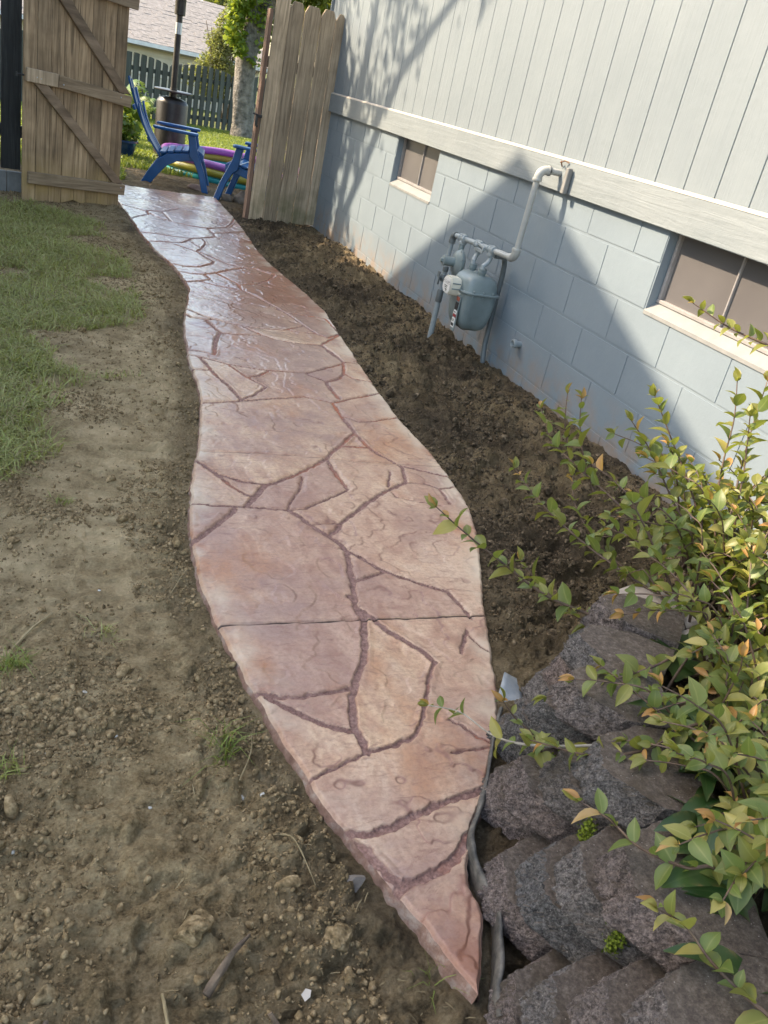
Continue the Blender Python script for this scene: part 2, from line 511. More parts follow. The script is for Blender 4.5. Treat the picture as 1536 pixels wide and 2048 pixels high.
M_ROCKG = simple('grey_brown_rock', (.10, .085, .07), (.22, .19, .165), 9, .85, 30, .7, .01)
M_PEBBLE = simple('white_pebble', (.36, .34, .30), (.58, .56, .51), 30, .7)
M_PAVER = simple('pale_paver', (.36, .30, .26), (.50, .43, .38), 30, .85, 90, .6)
M_TWIG = simple('twig_bark', (.085, .060, .042), (.21, .155, .105), 30, .85, 120, .5)
M_STRAW = simple('dry_straw', (.17, .125, .06), (.34, .27, .15), 15, .8)
M_MOSS = simple('moss', (.09, .13, .01), (.20, .26, .02), 60, .9, 200, .8)

# leaves -----------------------------------------------------------------------
def leaf_mat(name, a, b, c=None, trans=.35, rough=.45, vein=.5):
    n = NT(name)
    r = n.rand()
    col = n.ramp(n.math('ADD', n.math('MULTIPLY', r, .6), n.math('MULTIPLY', n.noise(14, 4, .6), .4)),
                 [(.2, a), (.5, b), (.8, c or b)])
    rib = n.attr('rib')
    col = n.mix(n.ramp(rib, [(.86, 0.0), (.97, vein)]), col, n.mix(.5, col, (.45, .45, .16)))
    edge_ = n.math('MULTIPLY', n.ramp(rib, [(.0, 1.0), (.35, 0.0)]), n.ramp(n.noise(55, 3, .6), [(.50, 0.0), (.62, .6)]))
    col = n.mix(edge_, col, (.20, .13, .05))
    n.put(col, rough)
    tr = n.new('ShaderNodeBsdfTranslucent', None, Color=n.mix(.5, col, (.45, .50, .05), 'MIX'))
    mx = n.new('ShaderNodeMixShader', None, Fac=trans)
    n.t.links.new(n.b.outputs[0], mx.inputs[1]); n.t.links.new(tr.outputs[0], mx.inputs[2])
    n.t.links.new(mx.outputs[0], n.out.inputs['Surface'])
    return n.m
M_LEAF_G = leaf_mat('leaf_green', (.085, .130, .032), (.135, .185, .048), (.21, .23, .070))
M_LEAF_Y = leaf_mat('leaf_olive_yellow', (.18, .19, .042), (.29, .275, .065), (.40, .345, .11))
M_LEAF_O = leaf_mat('leaf_orange', (.36, .17, .055), (.44, .25, .08), (.42, .29, .13))
M_HOSTA = leaf_mat('leaf_dark_green', (.016, .042, .010), (.024, .060, .014), (.040, .080, .020), .12, .4, .10)
M_GRASS = leaf_mat('grass_blade', (.19, .25, .055), (.30, .335, .10), (.46, .44, .20), .3, .5)
M_GRASSF = leaf_mat('far_grass_blade', (.080, .155, .016), (.12, .21, .024), (.18, .26, .05), .45, .5)
M_TREELEAF = leaf_mat('tree_leaf', (.035, .070, .012), (.06, .105, .018), (.09, .14, .025), .45)
M_IVY = leaf_mat('ivy_leaf', (.08, .16, .012), (.14, .24, .02), (.20, .30, .03), .5)
M_SAGE = leaf_mat('sage_leaf', (.13, .15, .070), (.21, .225, .115), (.33, .31, .20), .45)
M_FERN = leaf_mat('fern_leaf', (.045, .12, .015), (.08, .18, .025), (.12, .24, .04), .4)
M_STEM = simple('shrub_stem', (.060, .035, .026), (.13, .085, .055), 40, .6)
M_PALESTEM = simple('pale_woody_stem', (.26, .23, .19), (.40, .37, .32), 40, .7)
M_BARK = simple('tree_bark', (.085, .078, .065), (.24, .22, .19), 9, .9, 22, 1.0, .04)

# ------------------------------------------------------------------ measured outlines, in metres
PATH_L=[(-1.742, 0.751), (-1.752, 0.783), (-1.772, 0.84), (-1.797, 0.916), (-1.823, 0.987), (-1.846, 1.061), (-1.869, 1.128), (-1.899, 1.212), (-1.92, 1.307), (-1.948, 1.433), (-1.968, 1.547), (-1.988, 1.617), (-1.996, 1.727), (-2.015, 1.826), (-2.028, 1.984), (-2.036, 2.094), (-2.03, 2.274), (-2.012, 2.478), (-1.97, 2.714), (-1.891, 3.09), (-1.826, 3.479), (-1.813, 3.741), (-1.804, 4.098), (-1.767, 4.559), (-1.725, 4.842), (-1.621, 5.431), (-1.638, 5.856), (-1.738, 6.47), (-1.796, 7.08), (-1.831, 7.783), (-1.863, 8.21), (-1.906, 8.944)]
PATH_R=[(-1.742, 0.751), (-1.715, 0.798), (-1.679, 0.86), (-1.661, 0.907), (-1.662, 0.959), (-1.641, 1.022), (-1.596, 1.093), (-1.547, 1.149), (-1.5, 1.225), (-1.455, 1.293), (-1.393, 1.382), (-1.34, 1.489), (-1.302, 1.58), (-1.263, 1.689), (-1.215, 1.82), (-1.164, 1.96), (-1.021, 2.29), (-0.94, 2.562), (-0.91, 2.799), (-0.889, 3.111), (-0.909, 3.416), (-0.894, 3.77), (-0.854, 4.291), (-0.826, 4.636), (-0.767, 5.244), (-0.791, 5.664), (-0.837, 6.059), (-0.872, 6.455), (-0.875, 7.001), (-0.831, 7.73), (-0.823, 8.523), (-0.827, 9.124)]
GROOVES=[(0.011, [(-1.948, 8.175), (-1.876, 8.121), (-1.752, 8.034), (-1.651, 7.93), (-1.592, 7.759), (-1.477, 7.638), (-1.326, 7.546), (-1.181, 7.549), (-0.985, 7.758), (-0.899, 8.0), (-0.81, 8.334)]), (0.011, [(-1.875, 7.436), (-1.818, 7.514), (-1.74, 7.678), (-1.649, 7.808), (-1.648, 7.97)]), (0.011, [(-1.633, 7.982), (-1.515, 8.041), (-1.321, 8.357), (-1.114, 8.448), (-0.988, 8.471), (-0.818, 8.551)]), (0.011, [(-1.51, 8.022), (-1.477, 7.638)]), (0.011, [(-1.795, 7.02), (-1.777, 7.015), (-1.666, 7.019), (-1.549, 7.01), (-1.396, 7.023), (-1.263, 7.141), (-1.169, 7.235)]), (0.011, [(-1.181, 7.549), (-1.171, 7.392), (-1.163, 7.226), (-1.08, 7.201), (-0.977, 7.176), (-0.867, 7.247)]), (0.011, [(-1.174, 7.37), (-1.015, 7.5), (-0.855, 7.678), (-0.817, 7.726)]), (0.011, [(-0.985, 7.475), (-0.928, 7.364), (-0.885, 7.298)]), (0.011, [(-1.763, 6.695), (-1.626, 6.756), (-1.498, 6.811), (-1.425, 6.944), (-1.396, 7.023)]), (0.011, [(-1.558, 6.716), (-1.494, 6.647), (-1.416, 6.56), (-1.359, 6.703), (-1.297, 6.911), (-1.294, 7.06)]), (0.0088, [(-1.425, 6.944), (-1.389, 6.795), (-1.356, 6.677)]), (0.011, [(-1.406, 6.539), (-1.381, 6.424), (-1.329, 6.303), (-1.354, 6.216), (-1.481, 6.052), (-1.585, 6.019), (-1.679, 6.06)]), (0.011, [(-1.387, 6.551), (-1.311, 6.414), (-1.238, 6.28), (-1.13, 6.216)]), (0.011, [(-1.659, 5.858), (-1.555, 5.833), (-1.465, 5.857), (-1.361, 5.955), (-1.245, 6.098), (-1.116, 6.223), (-1.033, 6.219), (-0.944, 6.122), (-0.847, 6.148)]), (0.0088, [(-1.63, 5.581), (-1.515, 5.662), (-1.44, 5.732), (-1.465, 5.857)]), (0.011, [(-1.365, 5.931), (-1.308, 5.805), (-1.26, 5.701), (-1.265, 5.554), (-1.197, 5.408), (-1.109, 5.219), (-1.055, 5.045), (-1.015, 4.875), (-0.976, 4.713), (-0.922, 4.653), (-0.802, 4.786)]), (0.011, [(-1.264, 5.678), (-1.125, 5.765), (-1.028, 5.898), (-0.954, 6.024), (-0.921, 6.12)]), (0.0088, [(-1.537, 5.651), (-1.518, 5.64), (-1.421, 5.584), (-1.288, 5.544)]), (0.011, [(-1.709, 4.962), (-1.689, 4.937), (-1.632, 4.845), (-1.567, 4.789), (-1.492, 4.738), (-1.394, 4.711), (-1.299, 4.713), (-1.17, 4.725), (-1.019, 4.857)]), (0.011, [(-1.734, 4.838), (-1.717, 4.828), (-1.697, 4.773), (-1.608, 4.759), (-1.567, 4.789)]), (0.011, [(-1.615, 4.74), (-1.592, 4.627), (-1.569, 4.547)]), (0.017, [(-1.569, 4.547), (-1.609, 4.434), (-1.634, 4.317), (-1.667, 4.153)]), (0.011, [(-1.567, 4.533), (-1.473, 4.535), (-1.344, 4.562)]), (0.011, [(-1.407, 4.691), (-1.342, 4.592), (-1.266, 4.514), (-1.161, 4.484), (-1.016, 4.49), (-0.91, 4.627), (-0.808, 4.768)]), (0.014, [(-1.016, 4.49), (-0.977, 4.388), (-0.957, 4.231)]), (0.011, [(-1.118, 5.18), (-1.078, 5.124), (-0.958, 5.099), (-0.818, 5.081), (-0.814, 4.782)]), (0.0088, [(-1.156, 4.746), (-1.076, 4.711), (-0.976, 4.713)]), (0.007699999999999999, [(-1.824, 4.188), (-1.727, 4.186), (-1.675, 4.15)]), (0.014, [(-1.005, 4.503), (-0.988, 4.343), (-0.953, 4.23), (-1.006, 4.035), (-1.056, 3.945), (-1.142, 3.879), (-1.225, 3.966)]), (0.011, [(-0.953, 4.23), (-0.878, 4.216), (-0.83, 4.211)]), (0.011, [(-1.006, 4.035), (-0.981, 3.962), (-0.884, 3.938)]), (0.011, [(-1.808, 4.113), (-1.748, 4.098), (-1.618, 4.022), (-1.467, 3.984), (-1.359, 3.98), (-1.226, 3.981), (-1.111, 4.073), (-0.971, 4.191)]), (0.013, [(-1.745, 4.082), (-1.739, 4.053), (-1.708, 3.85), (-1.665, 3.692), (-1.642, 3.552)]), (0.011, [(-1.618, 4.022), (-1.563, 3.871), (-1.488, 3.731), (-1.574, 3.605), (-1.643, 3.545), (-1.658, 3.519)]), (0.011, [(-1.819, 3.91), (-1.801, 3.9), (-1.725, 3.905)]), (0.013, [(-1.556, 3.852), (-1.486, 3.889), (-1.428, 3.963)]), (0.011, [(-1.852, 3.46), (-1.833, 3.466), (-1.757, 3.488), (-1.647, 3.526), (-1.575, 3.553), (-1.403, 3.612), (-1.324, 3.642), (-1.24, 3.604), (-1.193, 3.587), (-1.074, 3.664), (-0.906, 3.768), (-0.864, 3.791)]), (0.016, [(-1.151, 3.868), (-1.153, 3.746), (-1.148, 3.649)]), (0.015, [(-1.197, 3.573), (-1.204, 3.443), (-1.197, 3.298), (-1.195, 3.24)]), (0.012, [(-1.195, 3.24), (-1.185, 3.119), (-1.158, 3.026), (-1.096, 2.92), (-1.027, 2.887), (-0.923, 2.837), (-0.897, 2.83)]), (0.009, [(-1.202, 3.43), (-1.135, 3.368), (-1.043, 3.394), (-0.9, 3.468)]), (0.013, [(-1.195, 3.24), (-1.294, 3.105), (-1.397, 2.969), (-1.451, 2.904), (-1.563, 2.8), (-1.673, 2.712), (-1.714, 2.7)]), (0.012, [(-1.31, 3.082), (-1.242, 3.09), (-1.191, 3.086)]), (0.013, [(-1.939, 2.891), (-1.926, 2.874), (-1.871, 2.773), (-1.788, 2.72), (-1.707, 2.701)]), (0.012, [(-1.873, 2.764), (-1.829, 2.667), (-1.79, 2.613), (-1.77, 2.598)]), (0.017, [(-1.707, 2.701), (-1.765, 2.606), (-1.809, 2.533)]), (0.01, [(-2.015, 2.54), (-1.987, 2.539), (-1.911, 2.528), (-1.81, 2.525), (-1.716, 2.515), (-1.672, 2.509)]), (0.012, [(-1.408, 2.948), (-1.406, 2.814), (-1.396, 2.689)]), (0.008, [(-1.396, 2.689), (-1.439, 2.643), (-1.53, 2.58), (-1.609, 2.52), (-1.672, 2.509)]), (0.007, [(-1.672, 2.509), (-1.634, 2.59), (-1.587, 2.667), (-1.55, 2.783)]), (0.015, [(-2.043, 2.274), (-2.013, 2.3), (-1.949, 2.375), (-1.888, 2.455), (-1.853, 2.508)]), (0.017, [(-1.672, 2.509), (-1.638, 2.466), (-1.615, 2.407), (-1.575, 2.337), (-1.555, 2.302), (-1.536, 2.241)]), (0.013, [(-1.536, 2.241), (-1.499, 2.195), (-1.457, 2.125), (-1.395, 2.074), (-1.326, 2.024), (-1.273, 1.993)]), (0.008, [(-1.613, 2.415), (-1.506, 2.418)]), (0.013, [(-1.506, 2.418), (-1.427, 2.498), (-1.339, 2.591), (-1.24, 2.683), (-1.131, 2.763)]), (0.011, [(-1.131, 2.763), (-1.096, 2.88), (-1.096, 2.92)]), (0.015, [(-1.508, 2.411), (-1.532, 2.366), (-1.575, 2.337)]), (0.008, [(-1.131, 2.763), (-1.049, 2.76), (-1.001, 2.717), (-0.906, 2.743)]), (0.01, [(-1.001, 2.717), (-1.008, 2.593)]), (0.008, [(-1.218, 2.72), (-1.166, 2.854)]), (0.006, [(-1.219, 2.667), (-1.214, 2.632), (-1.138, 2.603), (-1.052, 2.573)]), (0.016, [(-1.538, 2.235), (-1.553, 2.15), (-1.572, 2.053), (-1.591, 1.972), (-1.604, 1.928), (-1.601, 1.885)]), (0.012, [(-1.572, 2.053), (-1.5, 2.082), (-1.447, 2.112)]), (0.01, [(-1.273, 1.993), (-1.264, 1.928), (-1.256, 1.849)]), (0.014, [(-1.603, 1.977), (-1.6, 1.917), (-1.573, 1.87), (-1.547, 1.802), (-1.504, 1.746), (-1.47, 1.692), (-1.457, 1.656)]), (0.008, [(-1.457, 1.656), (-1.505, 1.577), (-1.55, 1.491), (-1.6, 1.404), (-1.617, 1.382)]), (0.01, [(-1.617, 1.382), (-1.686, 1.355), (-1.753, 1.344)]), (0.016, [(-1.592, 1.888), (-1.628, 1.754), (-1.657, 1.675), (-1.696, 1.611), (-1.716, 1.567), (-1.736, 1.534), (-1.748, 1.484), (-1.76, 1.429), (-1.757, 1.382), (-1.76, 1.341)]), (0.012, [(-1.979, 1.573), (-1.963, 1.567), (-1.917, 1.546), (-1.86, 1.545), (-1.788, 1.552), (-1.719, 1.568)]), (0.014, [(-1.95, 1.549), (-1.932, 1.531), (-1.9, 1.499), (-1.849, 1.454), (-1.811, 1.43), (-1.766, 1.41)]), (0.007, [(-1.762, 1.341), (-1.823, 1.313), (-1.896, 1.28), (-1.93, 1.268)]), (0.015, [(-1.878, 1.129), (-1.861, 1.121), (-1.824, 1.112), (-1.769, 1.125), (-1.696, 1.151), (-1.62, 1.176), (-1.553, 1.187), (-1.501, 1.197)]), (0.015, [(-1.863, 1.098), (-1.848, 1.084), (-1.83, 1.036), (-1.816, 1.007), (-1.8, 0.985)]), (0.017, [(-1.827, 0.962), (-1.796, 0.982), (-1.747, 0.995), (-1.701, 1.009), (-1.661, 1.031), (-1.614, 1.077)]), (0.009, [(-1.614, 1.077), (-1.582, 1.122), (-1.55, 1.15)]), (0.01, [(-1.298, 1.79), (-1.338, 1.726), (-1.36, 1.685)]), (0.006, [(-1.301, 1.767), (-1.289, 1.712), (-1.261, 1.678)]), (0.007, [(-1.512, 1.427), (-1.478, 1.391), (-1.462, 1.357), (-1.436, 1.338)]), (0.006, [(-1.548, 1.316), (-1.499, 1.318), (-1.415, 1.323)])]
SAWCUTS=[[(-1.95, 2.98), (-1.911, 2.978), (-1.674, 2.973), (-1.419, 2.956), (-1.197, 2.94), (-0.891, 2.936)], [(-2.038, 1.844), (-2.021, 1.845), (-1.785, 1.852), (-1.56, 1.86), (-1.179, 1.86)]]
LAWN=[(-2.806, 7.68), (-2.585, 7.655), (-2.362, 7.522), (-2.163, 7.272), (-2.083, 6.607), (-2.032, 5.756), (-2.09, 5.031), (-2.12, 4.217), (-2.179, 3.717), (-2.317, 3.625), (-2.455, 3.684), (-2.549, 3.545), (-2.565, 3.459), (-2.454, 3.4), (-2.391, 3.184), (-2.444, 2.951), (-2.59, 2.776), (-2.984, 2.572), (-3.968, 4.241), (-3.738, 7.126)]
STEMS=[[(-0.699, 2.046, 0.871), (-0.634, 1.957, 0.838), (-0.591, 1.89, 0.826), (-0.538, 1.82, 0.818)], [(-0.799, 1.667, 0.763), (-0.805, 1.62, 0.67), (-0.83, 1.573, 0.562), (-0.845, 1.511, 0.433), (-0.828, 1.408, 0.254)], [(-0.896, 1.834, 0.648), (-0.863, 1.758, 0.563), (-0.825, 1.674, 0.468), (-0.799, 1.595, 0.372), (-0.799, 1.506, 0.235)], [(-0.956, 1.822, 0.575), (-0.922, 1.746, 0.52), (-0.879, 1.643, 0.421), (-0.844, 1.556, 0.347), (-0.841, 1.469, 0.244)], [(-0.89, 2.24, 0.498), (-0.91, 2.173, 0.412), (-0.908, 2.109, 0.353)], [(-0.907, 2.137, 0.52), (-0.919, 2.085, 0.449), (-0.915, 2.016, 0.362), (-0.892, 1.941, 0.28)], [(-0.969, 2.245, 0.438), (-0.973, 2.141, 0.378), (-0.948, 2.04, 0.349), (-0.896, 1.924, 0.314), (-0.835, 1.8, 0.272), (-0.778, 1.676, 0.227)], [(-1.201, 1.942, 0.359), (-1.157, 1.816, 0.305), (-1.094, 1.689, 0.266), (-1.03, 1.571, 0.243), (-0.96, 1.453, 0.226)], [(-1.582, 1.641, 0.384), (-1.508, 1.597, 0.336), (-1.41, 1.537, 0.281), (-1.311, 1.48, 0.23), (-1.2, 1.429, 0.202)], [(-1.311, 1.624, 0.242), (-1.255, 1.532, 0.194), (-1.179, 1.44, 0.164), (-1.072, 1.35, 0.164)], [(-1.015, 1.916, 0.356), (-1.045, 1.821, 0.305), (-1.03, 1.706, 0.256), (-0.981, 1.582, 0.22)], [(-1.638, 1.338, 0.03), (-1.597, 1.264, 0.069), (-1.583, 1.149, 0.107), (-1.545, 1.073, 0.146), (-1.425, 1.018, 0.184), (-1.301, 0.99, 0.223), (-1.17, 1.0, 0.261), (-1.075, 1.023, 0.3)], [(-1.575, 1.165, 0.186), (-1.542, 1.149, 0.15), (-1.489, 1.118, 0.105)], [(-1.646, 0.802, 0.29), (-1.615, 0.754, 0.292), (-1.599, 0.694, 0.295), (-1.549, 0.646, 0.298), (-1.503, 0.632, 0.3)], [(-1.681, 0.566, 0.34), (-1.639, 0.544, 0.322), (-1.622, 0.501, 0.305), (-1.595, 0.461, 0.288), (-1.56, 0.414, 0.27)], [(-1.467, 1.17, 0.18), (-1.397, 1.144, 0.223), (-1.264, 1.138, 0.267), (-1.132, 1.142, 0.31)], [(-1.567, 1.053, 0.18), (-1.498, 0.961, 0.22), (-1.414, 0.922, 0.26), (-1.294, 0.932, 0.3)], [(-1.413, 1.11, 0.31), (-1.36, 1.018, 0.293), (-1.305, 0.904, 0.277), (-1.244, 0.824, 0.26)], [(-0.647, 1.716, 0.758), (-0.714, 1.636, 0.626), (-0.773, 1.549, 0.489), (-0.819, 1.466, 0.37)], [(-0.844, 1.539, 0.715), (-0.834, 1.502, 0.596), (-0.835, 1.455, 0.451)]]
# ------------------------------------------------------------------ ground
PL = np.array(PATH_L); PR = np.array(PATH_R); LW = np.array(LAWN)
PATH_Y0, PATH_Y1 = PL[0, 1], 9.30
SLAB = -0.10
def path_x(y):
    xl = np.interp(y, PL[:, 1], PL[:, 0]); xr = np.interp(y, PR[:, 1], PR[:, 0])
    return xl, xr
def inside_path(x, y, m=0.0):
    xl, xr = path_x(y)
    return (x > xl - m) & (x < xr + m) & (y > PATH_Y0) & (y < PATH_Y1)
def inside_poly(x, y, P):
    c = np.zeros(np.shape(x), bool)
    j = len(P) - 1
    for i in range(len(P)):
        xi, yi = P[i]; xj, yj = P[j]
        if yi != yj:
            c ^= ((yi > y) != (yj > y)) & (x < (xj - xi) * (y - yi) / (yj - yi) + xi)
        j = i
    return c
# line of the retaining wall's uppermost course
WALL_TOP = [(-1.93, -.16), (-1.81, .08), (-1.70, .32), (-1.593, .564), (-1.490, .803), (-1.411, 1.021), (-1.333, 1.205), (-1.195, 1.329), (-1.07, 1.455)]
_wt = np.array(WALL_TOP)
def worley(x, y, s=0):
    """distance to the nearest jittered lattice point, and that cell's random value"""
    xi = np.floor(x).astype(int); yi = np.floor(y).astype(int)
    best = np.full(np.shape(x), 9.0); val = np.zeros(np.shape(x))
    for di in (-1, 0, 1):
        for dj in (-1, 0, 1):
            a, b = xi + di, yi + dj
            px = a + _T[(a + 37 * s) & 255, (b + 11) & 255]; py = b + _T[(b + 53 * s) & 255, (a + 91) & 255]
            d = np.hypot(x - px, y - py); r = _T[(a + 7) & 255, (b + 29 * s) & 255]
            m = d < best
            best = np.where(m, d, best); val = np.where(m, r, val)
    return best, val
def clod_mask(x, y):
    xl, xr = path_x(np.clip(y, PATH_Y0 + .001, 9.2))
    right = (x > xr) & (y < 9)
    c = sst(.40, .60, fbm(x * 2.6, y * 2.6, 21, 3))
    lip = np.exp(-((xl - x - .10) / .16) ** 2) * (x < xl)
    front = 1 - sst(1.3, 2.0, y)
    pale = sst(1.7, 2.3, y) * (1 - sst(5, 6.5, y)) * (x < xl - .15)
    m = np.where(right, .75 + .25 * c, np.maximum(np.maximum(.75 * lip, front * (.35 + .65 * c)), .35 * c))
    return np.clip(m * (1 - .55 * pale * (1 - lip)), 0, 1)
def bed_weight(x, y):
    xe = np.interp(y, np.append(_wt[:, 1], 2.0), np.append(_wt[:, 0], -.40)) + .10
    return sst(0, .07, x - xe) * (1 - sst(1.45, 1.9, y))
def turf_weight(x, y):
    """1 where turf still grows beside the bare soil"""
    wob = (fbm(x * 3, y * 3, 5) - .5) * .35
    wob2 = (fbm(x * 9, y * 9, 6) - .5) * .12
    s = np.zeros(np.shape(x))
    for dx in (-.09, 0, .09):
        for dy in (-.09, 0, .09):
            s = s + inside_poly(x + dx + wob + wob2, y + dy + wob, LW)
    s = s / 9
    bare = sst(.60, .68, fbm(x * 1.7, y * 1.7, 9))
    far = sst(10.3, 10.9, y + (fbm(x * 2, y * 2, 3) - .5) * .8)
    west = sst(9.2, 9.9, y) * (1 - sst(-1.9, -1.5, x))
    return np.clip(np.maximum(np.maximum(s * (1 - bare), far), west), 0, 1)
def ground_z(x, y, detail=True):
    x = np.asarray(x, float); y = np.asarray(y, float)
    base = -.122 - .030 * np.clip(y - 12, 0, 9) - .03 * np.clip(y - 21, 0, 20) * .5
    base = base - .020 * (1 - sst(.9, 1.7, y)) * (x < -1.5)
    xl, xr = path_x(np.clip(y, PATH_Y0 + .001, 9.2))
    right = sst(0, .25, x - xr) * (y < 9)
    base = base + right * (.012 + .05 * sst(-.55, -.12, x)) * (1 - sst(7.2, 8.4, y))
    t = turf_weight(x, y) if detail else 0
    soft = 1 - .65 * t
    near = 1 - sst(9, 14, y)
    h = 0
    if detail:
        h = (fbm(x * 2.2, y * 2.2, 1, 3) - .5) * .05 * (.4 + .6 * near)
        b = np.abs(fbm(x * 9, y * 9, 2, 3) - .5) * 2
        h = h + (.30 - b) * .030 * soft * near * (.55 + .9 * right + .5 * (1 - sst(1.0, 2.0, y)))
        cm = clod_mask(x, y) * (1 - .85 * t) * near
        wxx = x + (vn(x * 30, y * 30, 14) - .5) * .03; wyy = y + (vn(x * 30, y * 30, 15) - .5) * .03
        w1, r1 = worley(wxx * 13, wyy * 13, 1); w2, r2 = worley(wxx * 27, wyy * 27, 2); w3, r3 = worley(wxx * 58, wyy * 58, 3)
        cm = cm * (1 + .45 * right) * (.15 + .85 * sst(.0, .10, -.01 - x + (fbm(x * 3, y * 3, 17, 2) - .5) * .08))
        h = h + cm * (.034 * np.clip(1 - (w1 / .72) ** 2, 0, 1) * (r1 > .50) * r1 + .019 * np.clip(1 - (w2 / .75) ** 2, 0, 1) * (.25 + .75 * r2) * (r2 > .25) + .008 * np.clip(1 - (w3 / .8) ** 2, 0, 1) * r3 - .012)
        h = h + (fbm(x * 60, y * 60, 4, 2) - .5) * .010 * near * soft
        # shallow pads pressed by a machine's tracks
        u = x + 2.235 - .05 * (y - 2.0)
        lane = (sst(.13, .115, np.abs(u)) * (y > 1.25) * (y < 3.0))
        pad = sst(.2, .32, np.abs(((y * 11.5 + .5 * (u > 0)) % 1.0) - .5)) * sst(.012, .024, np.abs(u))
        h = h * (1 - .55 * lane) - lane * .012 * pad * (.4 + .6 * vn(x * 3, y * 3, 8))
        # soil drawn down beside the slab
        dl = np.abs(x - xl); dr = np.abs(x - xr)
        dd = np.minimum(dl, dr)
        g = np.exp(-(dd / .05) ** 2) * (y > PATH_Y0 - .1) * (y < 9.3)
        h = h * (1 - .75 * g)
    z = base + h
    bed = bed_weight(x, y)
    z = z * (1 - bed) + bed * (.195 + .16 * (h if detail else 0))
    mask = inside_path(x, y, -.012)
    z = np.where(mask, -.24, z)
    return z

def axis(fine_a, fine_b, step, lo, hi, grow=1.16):
    a = list(np.arange(fine_a, fine_b + 1e-6, step))
    s = step; p = a[-1]
    while p < hi:
        s *= grow; p += s; a.append(p)
    s = step; p = a[0]; pre = []
    while p > lo:
        s *= grow; p -= s; pre.append(p)
    return np.array(pre[::-1] + a)
gx = axis(-3.55, .03, .0072, -160, 160)
ys = [.45]
while ys[-1] < 10.4: ys.append(ys[-1] + max(.0052, .0052 * ys[-1] * .9))
s_ = .1
while ys[-1] < 260: ys.append(ys[-1] + s_); s_ *= 1.09
pre = [.45]; s_ = .01
while pre[0] > -90: pre.insert(0, pre[0] - s_); s_ *= 1.2
gy = np.array(pre[:-1] + ys)
GX, GY = np.meshgrid(gx, gy)
GZ = ground_z(GX, GY)
nx, ny = len(gx), len(gy)
idx = np.arange(nx * ny).reshape(ny, nx)
F = np.stack([idx[:-1, :-1], idx[:-1, 1:], idx[1:, 1:], idx[1:, :-1]], -1).reshape(-1, 4)
me = mesh_np('ground', np.stack([GX, GY, GZ], -1).reshape(-1, 3), F, M_SOIL, True)
TW = turf_weight(GX, GY)
xl, xr = path_x(np.clip(GY, PATH_Y0 + .001, 9.2))
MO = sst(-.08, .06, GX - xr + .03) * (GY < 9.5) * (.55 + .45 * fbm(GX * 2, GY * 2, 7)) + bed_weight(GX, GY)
MO = np.maximum(MO, .5 * sst(.16, .05, xl - GX) * (GX < xl) * (GY > PATH_Y0))
MO = np.maximum(MO, .6 * (1 - sst(.7, 1.5, GY)) * fbm(GX * 3, GY * 3, 11) * 1.4)
MO = np.maximum(MO, .6 * sst(8.6, 9.3, GY))
PA = sst(1.5, 2.1, GY) * (1 - sst(5.0, 6.5, GY)) * sst(-.02, .22, xl - GX) * (.55 + .45 * sst(.38, .58, fbm(GX * 2.4, GY * 2.4, 13)))
PA = np.maximum(PA, .8 * np.exp(-((GX - .02) / .10) ** 2) * sst(6.4, 6.7, GY) * (1 - sst(7.3, 7.7, GY)))  # pool of sunlight at the wall foot, painted as pale soil
LU = sst(10.5, 12, GY)
for nm, dat in (('turf', TW), ('moist', np.clip(MO, 0, 1)), ('pale', np.clip(PA, 0, 1)), ('lush', LU)):
    a = me.attributes.new(nm, 'FLOAT', 'POINT')
    a.data.foreach_set('value', dat.ravel().astype(np.float32))
ground = link('ground', me)
tag(ground, 'bare brown soil of the side yard with patchy turf at the left', None, None, 'structure')

# ------------------------------------------------------------------ stamped path
rows = [PATH_Y0]
while rows[-1] < PATH_Y1: rows.append(rows[-1] + min(.0085, .0027 * max(1.0, rows[-1] * .95)))
rows = np.array(rows); rows[-1] = PATH_Y1
NU = 250
uu = np.linspace(0, 1, NU + 1)
XL, XR = path_x(rows)
jag = (vn(rows * 14, rows * 0, 31) - .5) * .008 + (vn(rows * 60, rows * 0, 32) - .5) * .0035
jag2 = (vn(rows * 22, rows * 0, 33) - .5) * .008 + (vn(rows * 60, rows * 0, 34) - .5) * .005
XL = XL + jag * (rows > PATH_Y0 + .02); XR = XR + jag2 * (rows > PATH_Y0 + .02)
PX = XL[:, None] * (1 - uu) + XR[:, None] * uu
PY = np.repeat(rows[:, None], NU + 1, 1) + sst(8.6, 9.3, rows)[:, None] * .17 * (uu - .6)
wx = PX + (vn(PX * 55, PY * 55, 41) - .5) * .008 + (vn(PX * 140, PY * 140, 42) - .5) * .0022
wy = PY + (vn(PX * 55, PY * 55, 43) - .5) * .008 + (vn(PX * 140, PY * 140, 44) - .5) * .0022
def seg_field(lines, wx, wy):
    """min over all segments of (distance - half width)"""
    best = np.full(wx.shape, 9.0)
    for w, pts in lines:
        for (x0, y0), (x1, y1) in zip(pts[:-1], pts[1:]):
            lo, hi = min(y0, y1) - .08, max(y0, y1) + .08
            r0, r1 = np.searchsorted(rows, [lo - .1, hi + .1])
            if r1 <= r0: continue
            X = wx[r0:r1]; Y = wy[r0:r1]
            dx, dy = x1 - x0, y1 - y0
            L2 = dx * dx + dy * dy + 1e-9
            t = np.clip(((X - x0) * dx + (Y - y0) * dy) / L2, 0, 1)
            d = np.hypot(X - x0 - t * dx, Y - y0 - t * dy) - w
            np.minimum(best[r0:r1], d, out=best[r0:r1])
    return best
dist = seg_field([(w * .62, q) for w, q in GROOVES], wx, wy)
saw = seg_field([(.0032, s) for s in SAWCUTS], PX, PY)
wid = np.maximum(0, (PY - 4) * .0005)
dist = dist - wid
